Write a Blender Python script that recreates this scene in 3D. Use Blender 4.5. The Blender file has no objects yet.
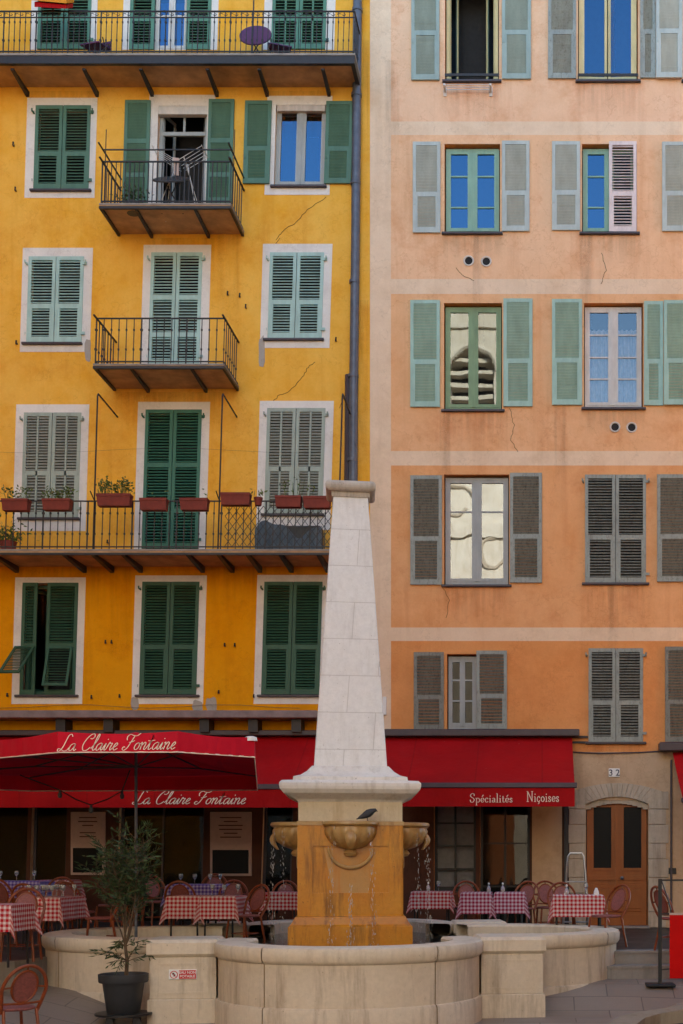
import bpy, math, random
from mathutils import Vector, Matrix, noise as mnoise
random.seed(7)
PI = math.pi
scene = bpy.context.scene
col = scene.collection

# ------------------------------------------------------------------ layout
F, VPX, VPY, EYE, CAMY = 1300.0, 540.0, 860.0, 2.0, -25.0
def SX(px, d=25.0): return (px - VPX) * d / F
def SZ(py, d=25.0): return EYE + (VPY - py) * d / F
def SY(d): return CAMY + d
LEAN = 0.030                      # the old yellow house leans a little
def LX(px, py, d=25.0): return SX(px, d) - LEAN * (SZ(py, d) - 8.0)

def lin(c):
    c /= 255.0
    return c / 12.92 if c <= 0.04045 else ((c + 0.055) / 1.055) ** 2.4
def rgb(r, g, b): return (lin(r), lin(g), lin(b), 1.0)

# ------------------------------------------------------------------ materials
class NT:
    def __init__(self, name):
        self.m = bpy.data.materials.new(name); self.m.use_nodes = True
        self.t = self.m.node_tree
        self.b = self.t.nodes['Principled BSDF']; self.out = self.t.nodes['Material Output']
        self.co = None
    def n(self, typ, **kw):
        nd = self.t.nodes.new(typ)
        for k, v in kw.items():
            if k.startswith('i_'): nd.inputs[k[2:].replace('_', ' ')].default_value = v
            else: setattr(nd, k, v)
        return nd
    def l(self, a, b): self.t.links.new(a, b)
    def coord(self):
        if self.co is None: self.co = self.n('ShaderNodeTexCoord')
        return self.co.outputs['Object']
    def noise(self, scale, detail=4, stretch=(1, 1, 1), rough=0.6, loc=(0, 0, 0)):
        mp = self.n('ShaderNodeMapping'); mp.inputs['Scale'].default_value = stretch; mp.inputs['Location'].default_value = loc
        self.l(self.coord(), mp.inputs['Vector'])
        nz = self.n('ShaderNodeTexNoise'); nz.inputs['Scale'].default_value = scale
        nz.inputs['Detail'].default_value = detail; nz.inputs['Roughness'].default_value = rough
        self.l(mp.outputs[0], nz.inputs['Vector'])
        return nz.outputs['Fac']
    def ramp(self, fac, lo, hi, a=0.0, b=1.0):
        r = self.n('ShaderNodeMapRange'); r.inputs[1].default_value = lo; r.inputs[2].default_value = hi
        r.inputs[3].default_value = a; r.inputs[4].default_value = b
        self.l(fac, r.inputs[0]); return r.outputs[0]
    def math(self, op, a, b=None):
        m = self.n('ShaderNodeMath', operation=op)
        for i, v in enumerate((a, b)):
            if v is None: continue
            if isinstance(v, (int, float)): m.inputs[i].default_value = v
            else: self.l(v, m.inputs[i])
        return m.outputs[0]
    def mix(self, fac, a, b, blend='MIX'):
        m = self.n('ShaderNodeMix', data_type='RGBA', blend_type=blend)
        if isinstance(fac, (int, float)): m.inputs[0].default_value = fac
        else: self.l(fac, m.inputs[0])
        for s, v in ((6, a), (7, b)):
            if isinstance(v, tuple): m.inputs[s].default_value = v
            else: self.l(v, m.inputs[s])
        return m.outputs[2]
    def bump(self, h, strength=0.3, dist=0.01):
        bp = self.n('ShaderNodeBump'); bp.inputs['Strength'].default_value = strength; bp.inputs['Distance'].default_value = dist
        self.l(h, bp.inputs['Height']); self.l(bp.outputs[0], self.b.inputs['Normal'])
    def setc(self, c):
        if isinstance(c, tuple): self.b.inputs['Base Color'].default_value = c
        else: self.l(c, self.b.inputs['Base Color'])
    def fin(self, rough=0.6, metal=0.0, spec=None):
        if isinstance(rough, (int, float)): self.b.inputs['Roughness'].default_value = rough
        else: self.l(rough, self.b.inputs['Roughness'])
        self.b.inputs['Metallic'].default_value = metal
        if spec is not None: self.b.inputs['Specular IOR Level'].default_value = spec
        return self.m

def dim(c, k): return (c[0]*k, c[1]*k, c[2]*k, 1.0)

def simple(name, c, rough=0.6, var=0.25, scale=12.0, metal=0.0, bump=0.0, spec=None):
    t = NT(name)
    f = t.ramp(t.noise(scale, 4), 0.3, 0.7)
    t.setc(t.mix(f, dim(c, 1 - var), dim(c, 1 + var * 0.6)))
    if bump: t.bump(t.noise(scale * 4, 3), bump, 0.004)
    return t.fin(rough, metal, spec)

def plaster(name, c1, c2, stain, streak=0.45, cloudy=1.0):
    t = NT(name)
    big = t.ramp(t.noise(0.55, 6, rough=0.65), 0.36, 0.66)
    mid = t.ramp(t.noise(2.6, 6, rough=0.7, loc=(3, 7, 1)), 0.40, 0.70)
    fine = t.noise(26, 5, rough=0.7)
    c = t.mix(t.math('MULTIPLY', big, cloudy), c1, c2)
    c = t.mix(t.math('MULTIPLY', mid, 0.55), c, dim(c2, 1.10))
    bl = t.ramp(t.noise(1.3, 7, rough=0.75, loc=(11, 2, 6)), 0.50, 0.68)
    c = t.mix(t.math('MULTIPLY', bl, 0.40), c, dim(stain, 1.12))
    ed = t.math('ABSOLUTE', t.math('SUBTRACT', t.noise(0.9, 5, rough=0.6, loc=(21, 5, 2)), 0.5))
    c = t.mix(t.ramp(ed, 0.0, 0.006, 0.22, 0.0), c, dim(stain, 0.8))
    st = t.ramp(t.noise(1.1, 5, stretch=(3.2, 3.2, 0.20), rough=0.6, loc=(0, 0, 5)), 0.54, 0.76)
    c = t.mix(t.math('MULTIPLY', st, streak), c, stain)
    sp = t.ramp(t.noise(7.0, 6, rough=0.8, loc=(9, 1, 4)), 0.66, 0.76)
    c = t.mix(t.math('MULTIPLY', sp, 0.35), c, dim(stain, 0.7))
    c = t.mix(t.ramp(fine, 0.3, 0.7, 0.0, 0.16), c, dim(c1, 0.6))
    t.setc(c)
    t.bump(t.math('ADD', t.math('MULTIPLY', fine, 0.4), mid), 0.30, 0.010)
    return t.fin(0.9, spec=0.2)

def painted_wood(name, c, worn, amount=0.25, rough=0.55):
    t = NT(name)
    f = t.ramp(t.noise(6, 6, stretch=(1, 1, 0.35), rough=0.7), 0.35, 0.7)
    cc = t.mix(f, dim(c, 0.86), dim(c, 1.12))
    g = t.ramp(t.noise(18, 6, stretch=(1.2, 1.2, 0.5), rough=0.8, loc=(2, 4, 6)), 0.64 - amount * 0.34, 0.72)
    cc = t.mix(t.math('MULTIPLY', g, min(1.0, amount * 2.2)), cc, worn)
    t.setc(cc); t.bump(t.noise(40, 4, stretch=(1, 1, 0.2)), 0.25, 0.004)
    return t.fin(rough, spec=0.3)

def stone(name, c1, c2, stain, streak=0.5, wet=None, joints=None, rough=0.75):
    t = NT(name)
    a = t.ramp(t.noise(1.6, 6, rough=0.7), 0.35, 0.68)
    b = t.noise(14, 6, rough=0.75, loc=(5, 2, 8))
    c = t.mix(a, c1, c2)
    c = t.mix(t.ramp(b, 0.35, 0.75, 0, 0.35), c, dim(c1, 0.62))
    st = t.ramp(t.noise(1.7, 6, stretch=(3.2, 3.2, 0.35), rough=0.7, loc=(1, 3, 0)), 0.50, 0.72)
    c = t.mix(t.math('MULTIPLY', st, streak), c, stain)
    pit = t.ramp(t.noise(30, 3, rough=0.6, loc=(4, 4, 4)), 0.68, 0.74)
    c = t.mix(t.math('MULTIPLY', pit, 0.5), c, dim(stain, 0.5))
    h = t.math('ADD', t.math('MULTIPLY', b, 0.6), t.math('MULTIPLY', pit, -0.8))
    if joints:
        sep = t.n('ShaderNodeSeparateXYZ'); t.l(t.coord(), sep.inputs[0])
        cmb = t.n('ShaderNodeCombineXYZ')
        t.l(t.math('SUBTRACT', sep.outputs[0], sep.outputs[1]), cmb.inputs[0])
        t.l(t.math('ADD', sep.outputs[2], joints[2]), cmb.inputs[1])
        br = t.n('ShaderNodeTexBrick'); t.l(cmb.outputs[0], br.inputs['Vector'])
        br.inputs['Scale'].default_value = 1.0; br.inputs['Brick Width'].default_value = joints[0]
        br.inputs['Row Height'].default_value = joints[1]; br.inputs['Mortar Size'].default_value = 0.006
        br.inputs['Mortar Smooth'].default_value = 0.2
        c = t.mix(t.math('MULTIPLY', br.outputs['Fac'], 0.40), c, dim(stain, 0.75))
        h = t.math('SUBTRACT', h, t.math('MULTIPLY', br.outputs['Fac'], 1.5))
    t.setc(c); t.bump(h, 0.4, 0.012)
    return t.fin(wet if wet is not None else rough, spec=0.5 if wet else 0.3)

def cloth_mat(name, c, rough=0.8, trans=0.12, scale=3.0, seam=0.0):
    t = NT(name)
    f = t.ramp(t.noise(scale, 5, rough=0.6), 0.3, 0.7)
    cc = t.mix(f, dim(c, 0.82), dim(c, 1.10))
    if seam:
        sep = t.n('ShaderNodeSeparateXYZ'); t.l(t.coord(), sep.inputs[0])
        fr = t.math('FRACT', t.math('DIVIDE', sep.outputs[0], seam)); fr = t.math('LESS_THAN', fr, 0.022)
        cc = t.mix(t.math('MULTIPLY', fr, 0.5), cc, dim(c, 0.55))
        fade = t.ramp(t.noise(0.9, 6, stretch=(1.5, 0.6, 0.6), rough=0.7, loc=(4, 8, 2)), 0.55, 0.8)
        cc = t.mix(t.math('MULTIPLY', fade, 0.30), cc, (min(1, c[0]*1.25), c[1]+0.03, c[2]+0.03, 1))
        sp = t.ramp(t.noise(9, 2, loc=(1, 6, 3)), 0.76, 0.78)
        cc = t.mix(t.math('MULTIPLY', sp, 0.35), cc, rgb(200, 150, 140))
    t.setc(cc)
    t.bump(t.math('ADD', t.noise(2.2, 3), t.math('MULTIPLY', t.noise(9, 3, stretch=(1, 0.4, 0.4)), 0.25)), 0.45, 0.06)
    t.fin(rough, spec=0.2)
    tr = t.n('ShaderNodeBsdfTranslucent'); t.l(cc, tr.inputs['Color'])
    mx = t.n('ShaderNodeMixShader'); mx.inputs[0].default_value = trans
    t.l(t.b.outputs[0], mx.inputs[1]); t.l(tr.outputs[0], mx.inputs[2]); t.l(mx.outputs[0], t.out.inputs['Surface'])
    return t.m

def gingham(name, red, white, period=0.062):
    t = NT(name)
    uv = t.n('ShaderNodeUVMap'); sep = t.n('ShaderNodeSeparateXYZ'); t.l(uv.outputs[0], sep.inputs[0])
    def band(o):
        return t.math('LESS_THAN', t.math('FRACT', t.math('DIVIDE', o, period)), 0.52)
    a, b = band(sep.outputs[0]), band(sep.outputs[1])
    f = t.math('MULTIPLY', t.math('ADD', a, b), 0.5)
    r = t.n('ShaderNodeValToRGB'); t.l(f, r.inputs[0])
    r.color_ramp.interpolation = 'CONSTANT'
    e = r.color_ramp.elements; e[0].position = 0; e[0].color = white
    e[1].position = 0.75; e[1].color = red
    m = e.new(0.25); m.color = tuple(0.62 * red[i] + 0.38 * white[i] for i in range(3)) + (1,)
    t.setc(r.outputs[0]); t.bump(t.noise(7, 3), 0.2, 0.02)
    return t.fin(0.85, spec=0.15)

def glass_mat(name, ior=2.0, wav=0.25, tint=(0.8, 0.85, 0.85, 1), refl_tint=(1, 1, 1, 1)):
    t = NT(name)
    t.t.nodes.remove(t.b)
    tr = t.n('ShaderNodeBsdfTransparent'); tr.inputs[0].default_value = tint
    gl = t.n('ShaderNodeBsdfGlossy'); gl.inputs['Roughness'].default_value = 0.01; gl.inputs['Color'].default_value = refl_tint  # gloss colour tints the reflections themselves
    fr = t.n('ShaderNodeFresnel'); fr.inputs[0].default_value = ior
    bp = t.n('ShaderNodeBump'); bp.inputs['Strength'].default_value = wav; bp.inputs['Distance'].default_value = 0.01
    t.l(t.noise(2.2, 1, stretch=(1, 1, 0.8)), bp.inputs['Height']); t.l(bp.outputs[0], gl.inputs['Normal'])
    mx = t.n('ShaderNodeMixShader'); t.l(fr.outputs[0], mx.inputs[0])
    t.l(tr.outputs[0], mx.inputs[1]); t.l(gl.outputs[0], mx.inputs[2]); t.l(mx.outputs[0], t.out.inputs['Surface'])
    return t.m

def leaf_mat(name, c1, c2):
    t = NT(name)
    g = t.n('ShaderNodeNewGeometry')
    cc = t.mix(g.outputs['Random Per Island'], c1, c2); t.setc(cc); t.fin(0.5, spec=0.4)
    tr = t.n('ShaderNodeBsdfTranslucent'); t.l(cc, tr.inputs['Color'])
    mx = t.n('ShaderNodeMixShader'); mx.inputs[0].default_value = 0.25
    t.l(t.b.outputs[0], mx.inputs[1]); t.l(tr.outputs[0], mx.inputs[2]); t.l(mx.outputs[0], t.out.inputs['Surface'])
    return t.m

def pave_mat(name, c1, c2, bw, bh, rough=0.6):
    t = NT(name)
    br = t.n('ShaderNodeTexBrick'); t.l(t.coord(), br.inputs['Vector'])
    br.inputs['Scale'].default_value = 1; br.inputs['Brick Width'].default_value = bw; br.inputs['Row Height'].default_value = bh
    br.inputs['Mortar Size'].default_value = 0.008; br.inputs['Color1'].default_value = c1; br.inputs['Color2'].default_value = c2
    br.inputs['Mortar'].default_value = dim(c1, 0.35)
    n = t.ramp(t.noise(0.8, 6, rough=0.7), 0.35, 0.7)
    c = t.mix(t.math('MULTIPLY', n, 0.45), br.outputs['Color'], dim(c1, 0.55))
    fine = t.noise(40, 4); c = t.mix(t.ramp(fine, 0.3, 0.7, 0, 0.25), c, dim(c1, 0.5))
    t.setc(c); t.bump(t.math('SUBTRACT', fine, t.math('MULTIPLY', br.outputs['Fac'], 2.0)), 0.35, 0.006)
    return t.fin(t.ramp(n, 0, 1, rough, rough * 0.65), spec=0.4)

def stain_mat(name, c):
    t = NT(name); t.setc(c); t.fin(0.9, spec=0.15)
    uv = t.n('ShaderNodeUVMap'); sep = t.n('ShaderNodeSeparateXYZ'); t.l(uv.outputs[0], sep.inputs[0])
    a = t.ramp(t.noise(2.0, 5, stretch=(4, 4, 0.25), rough=0.6), 0.36, 0.62)
    e = t.ramp(t.math('ABSOLUTE', t.math('SUBTRACT', sep.outputs[0], 0.5)), 0.5, 0.38)
    f = t.math('MULTIPLY', t.math('MULTIPLY', a, e), t.ramp(t.math('ADD', sep.outputs[1], t.math('MULTIPLY', t.noise(6, 3), 0.5)), 0.25, 1.0))
    tr = t.n('ShaderNodeBsdfTransparent'); mx = t.n('ShaderNodeMixShader'); t.l(t.math('MULTIPLY', f, 0.18), mx.inputs[0])
    t.l(tr.outputs[0], mx.inputs[1]); t.l(t.b.outputs[0], mx.inputs[2]); t.l(mx.outputs[0], t.out.inputs['Surface']); return t.m
M = {}
M['stain_orange'] = stain_mat('rust_orange_run', rgb(190, 96, 42)); M['stain_grey'] = stain_mat('grey_soot_run', rgb(128, 100, 80)); M['stain_ochre'] = stain_mat('dark_ochre_run', rgb(168, 92, 20))
M['yellow'] = plaster('yellow_plaster', rgb(242, 170, 52), rgb(247, 192, 92), rgb(212, 130, 34), 0.36)
M['yellow_low'] = plaster('ochre_plaster', rgb(230, 148, 18), rgb(236, 160, 30), rgb(192, 106, 14), 0.35)
RF = []
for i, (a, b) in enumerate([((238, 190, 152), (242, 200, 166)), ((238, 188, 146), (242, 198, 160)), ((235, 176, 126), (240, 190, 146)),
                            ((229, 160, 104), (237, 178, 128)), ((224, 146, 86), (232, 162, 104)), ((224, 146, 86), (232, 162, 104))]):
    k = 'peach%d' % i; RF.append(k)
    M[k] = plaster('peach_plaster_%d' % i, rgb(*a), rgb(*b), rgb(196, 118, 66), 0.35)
M['cream'] = plaster('cream_plaster', rgb(232, 202, 172), rgb(238, 212, 184), rgb(196, 164, 132), 0.3)
M['beige'] = plaster('beige_plaster', rgb(196, 166, 136), rgb(206, 178, 148), rgb(146, 114, 86), 0.4)
M['white_trim'] = plaster('white_surround', rgb(228, 220, 212), rgb(234, 228, 220), rgb(178, 168, 160), 0.25)
M['reveal_orange'] = plaster('orange_reveal', rgb(214, 138, 78), rgb(220, 150, 92), rgb(150, 90, 50), 0.3)
M['brown_front'] = plaster('brown_shopfront', rgb(88, 56, 44), rgb(98, 64, 50), rgb(52, 34, 28), 0.4)
M['interior'] = simple('dark_interior', (0.022, 0.02, 0.02, 1), 0.9)
M['core'] = simple('party_wall', rgb(150, 130, 110), 0.9)
M['roof'] = simple('clay_roof', rgb(170, 90, 62), 0.85)
worn = rgb(120, 116, 104)
M['sh_green'] = painted_wood('green_shutter_paint', rgb(82, 122, 104), worn, 0.10)
M['sh_mint'] = painted_wood('mint_shutter_paint', rgb(166, 198, 190), rgb(196, 196, 186), 0.12)
M['sh_greywhite'] = painted_wood('grey_green_shutter_paint', rgb(160, 172, 160), rgb(110, 105, 95), 0.2)
M['sh_dark'] = painted_wood('dark_green_shutter_paint', rgb(54, 92, 72), rgb(92, 100, 88), 0.10)
M['sh_door'] = painted_wood('deep_green_shutter_paint', rgb(60, 114, 94), rgb(104, 118, 106), 0.10)
M['sh_topgreen'] = painted_wood('faded_green_shutter_paint', rgb(82, 132, 110), rgb(150, 160, 146), 0.2)
M['sh_bluegrey'] = painted_wood('blue_grey_shutter_paint', rgb(150, 170, 164), rgb(118, 114, 104), 0.18)
M['sh_grey'] = painted_wood('grey_shutter_paint', rgb(148, 156, 150), rgb(92, 88, 80), 0.38)
M['sh_weather'] = painted_wood('weathered_shutter_paint', rgb(130, 132, 124), rgb(66, 62, 56), 0.45)
M['sh_palegrey'] = painted_wood('pale_grey_shutter_paint', rgb(180, 192, 188), rgb(150, 146, 136), 0.12)
M['sh_pink'] = painted_wood('pinkish_white_shutter_paint', rgb(222, 208, 206), rgb(180, 165, 160), 0.10)
M['sh_r2'] = painted_wood('pale_mint_shutter_paint', rgb(158, 194, 182), rgb(190, 190, 178), 0.15)
M['slat_dark'] = painted_wood('weathered_slats', rgb(146, 148, 136), rgb(90, 86, 76), 0.3)
M['fr_grey'] = painted_wood('grey_frame_paint', rgb(168, 172, 170), rgb(120, 116, 108), 0.08)
M['fr_green'] = painted_wood('green_frame_paint', rgb(132, 160, 122), rgb(120, 116, 104), 0.1)
M['fr_cream'] = painted_wood('cream_frame_paint', rgb(214, 200, 150), rgb(150, 136, 110), 0.1)
M['fr_mint'] = painted_wood('mint_frame_paint', rgb(140, 180, 160), rgb(130, 130, 118), 0.1)
M['fr_white'] = painted_wood('white_frame_paint', rgb(210, 206, 200), rgb(150, 146, 140), 0.08)
M['glass'] = glass_mat('window_glass', 2.5, 0.05, (0.7, 0.75, 0.8, 1), (0.20, 0.56, 0.95, 1))  # blue of the reflected sky is put into the gloss colour
M['glass_old'] = glass_mat('old_glass', 2.1, 0.05, refl_tint=(0.85, 0.95, 1.0, 1))
M['glass_wavy'] = glass_mat('old_wavy_glass', 2.5, 0.13, refl_tint=(0.85, 0.93, 1.0, 1))  # cool gloss tint whitens the warm church reflection
M['glass_shop'] = glass_mat('shop_glass', 1.3, 0.1, (0.75, 0.77, 0.72, 1))
M['curtain'] = cloth_mat('lace_curtain', rgb(214, 208, 220), 0.9, 0.3, 10)
M['iron'] = simple('wrought_iron', rgb(40, 36, 38), 0.55, 0.3, 20)
M['slab'] = simple('balcony_slab', rgb(186, 146, 106), 0.85, 0.35, 3, bump=0.4)
M['slab_edge'] = simple('slab_stone_edge', rgb(150, 142, 134), 0.8, 0.3, 5)
M['pipe'] = simple('zinc_pipe', rgb(92, 97, 108), 0.45, 0.25, 6, metal=0.3)
M['dark_metal'] = simple('dark_awning_metal', rgb(66, 56, 62), 0.5, 0.25, 6)
M['bar_metal'] = simple('plum_awning_bar', rgb(62, 44, 60), 0.45, 0.2, 6)
M['zinc'] = simple('weathered_zinc', rgb(128, 112, 112), 0.6, 0.3, 4, bump=0.2)
M['aluminium'] = simple('aluminium', rgb(150, 152, 154), 0.35, 0.1, 8, metal=0.8)
M['black'] = simple('black_metal', rgb(24, 24, 26), 0.5, 0.2)
M['screen'] = simple('black_screen', rgb(8, 8, 10), 0.4, 0.1, spec=0.15)
M['red_awning'] = cloth_mat('red_awning_canvas', rgb(174, 8, 16), 0.75, 0.02, 1.2, 1.2)
M['red_parasol'] = cloth_mat('red_parasol_canvas', rgb(212, 20, 48), 0.7, 0.05, 1.2)
M['red_panel'] = cloth_mat('red_barrier_cloth', rgb(214, 12, 14), 0.75, 0.1, 2)
M['letter'] = simple('cream_lettering', rgb(246, 232, 214), 0.7, 0.05)
M['white_plate'] = simple('white_plate', rgb(232, 232, 230), 0.4, 0.05)
M['red_plate'] = simple('red_plate', rgb(200, 24, 30), 0.4, 0.08)
M['navy'] = simple('navy_enamel', rgb(30, 36, 70), 0.4, 0.05)
M['obelisk'] = stone('pale_limestone', rgb(236, 235, 233), rgb(243, 242, 240), rgb(176, 168, 160), 0.32, joints=(0.80, 0.52, 0.10))
M['limestone'] = stone('weathered_limestone', rgb(230, 224, 214), rgb(236, 230, 222), rgb(150, 132, 110), 0.45)
M['capstone'] = stone('lichen_limestone', rgb(186, 174, 160), rgb(206, 196, 182), rgb(104, 92, 80), 0.6)
M['die'] = stone('beige_limestone', rgb(212, 194, 162), rgb(220, 204, 176), rgb(164, 130, 84), 0.5)
M['wet'] = stone('wet_ochre_stone', rgb(200, 122, 18), rgb(214, 146, 44), rgb(84, 42, 8), 0.90, wet=0.30)
M['wet_light'] = stone('wet_sandy_stone', rgb(182, 140, 84), rgb(196, 160, 108), rgb(120, 72, 24), 0.6, wet=0.35)
M['wet_mix'] = stone('ochre_streaked_stone', rgb(190, 146, 88), rgb(202, 132, 44), rgb(196, 112, 18), 0.9, wet=0.3)
M['basin'] = stone('basin_limestone', rgb(212, 194, 170), rgb(222, 206, 184), rgb(122, 98, 74), 0.55)
M['coping'] = stone('coping_limestone', rgb(220, 202, 178), rgb(226, 212, 190), rgb(138, 114, 90), 0.40)
M['basin_in'] = stone('damp_basin_stone', rgb(176, 142, 84), rgb(160, 126, 72), rgb(96, 78, 46), 0.6)
M['quoin'] = stone('door_stone', rgb(184, 168, 148), rgb(198, 184, 166), rgb(104, 92, 80), 0.6)
M['door_wood'] = painted_wood('varnished_door', rgb(158, 88, 40), rgb(100, 52, 24), 0.15, 0.45)
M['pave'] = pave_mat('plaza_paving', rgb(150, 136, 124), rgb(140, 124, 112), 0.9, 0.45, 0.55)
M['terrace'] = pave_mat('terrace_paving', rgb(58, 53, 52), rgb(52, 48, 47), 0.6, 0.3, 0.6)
M['road'] = simple('road_asphalt', rgb(72, 68, 66), 0.8, 0.3, 8)
M['kerb'] = stone('kerb_stone', rgb(158, 144, 124), rgb(168, 154, 134), rgb(110, 92, 70), 0.5)
M['step'] = stone('step_stone', rgb(140, 132, 124), rgb(150, 142, 134), rgb(84, 76, 70), 0.5)
M['rattan'] = simple('rattan_cane', rgb(134, 60, 24), 0.4, 0.35, 14)
M['weave'] = simple('pink_woven_cane', rgb(140, 78, 72), 0.6, 0.3, 40, bump=0.5)
M['cl_red'] = gingham('red_gingham', rgb(178, 16, 30), rgb(214, 200, 196))
M['cl_plum'] = gingham('plum_gingham', rgb(146, 18, 58), rgb(204, 186, 198))
M['cl_violet'] = gingham('violet_gingham', rgb(84, 56, 140), rgb(180, 170, 206))
M['terracotta'] = simple('terracotta', rgb(126, 48, 34), 0.75, 0.2, 9)
M['pot'] = simple('charcoal_pot', rgb(50, 52, 56), 0.5, 0.15, 9)
M['bark'] = simple('shrub_bark', rgb(94, 74, 54), 0.85, 0.3, 20)
M['leaf'] = leaf_mat('shrub_leaf', rgb(38, 54, 30), rgb(78, 98, 58))
M['leaf2'] = leaf_mat('planter_leaf', rgb(60, 84, 36), rgb(110, 128, 66))
M['purple'] = simple('purple_plastic', rgb(92, 46, 96), 0.5, 0.2)
M['orange'] = cloth_mat('orange_cloth', rgb(232, 150, 50))
M['bluecloth'] = cloth_mat('blue_door_panel', rgb(44, 96, 176), 0.6, 0.05)
M['bluegrey'] = cloth_mat('blue_grey_cloth', rgb(100, 116, 128), 0.8, 0.1)
M['pigeon'] = simple('pigeon_feathers', rgb(46, 48, 54), 0.6, 0.4, 14)
M['church'] = stone('church_stone', rgb(206, 196, 180), rgb(226, 218, 204), rgb(150, 124, 96), 0.45)
M['church_dark'] = simple('bell_opening', rgb(30, 26, 24), 0.9)
M['menu'] = simple('menu_paper', rgb(198, 170, 158), 0.7, 0.1)
M['crack'] = simple('crack_brown', rgb(112, 70, 30), 0.95, 0.2)  # plain brown of the cracks in the plaster
M['patch'] = plaster('grey_cement_patch', rgb(168, 158, 148), rgb(178, 168, 158), rgb(140, 130, 120), 0.3)
t = NT('water_drops'); t.setc((0.9, 0.93, 0.95, 1)); t.b.inputs['Transmission Weight'].default_value = 0.6; M['drops'] = t.fin(0.1)
t = NT('basin_water'); t.setc(rgb(52, 50, 44)); t.bump(t.noise(7, 4), 0.5, 0.02); M['water'] = t.fin(0.06)
t = NT('clear_glass'); t.setc((0.85, 0.88, 0.9, 1)); t.b.inputs['Transmission Weight'].default_value = 0.75; M['tumbler'] = t.fin(0.05)

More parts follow.
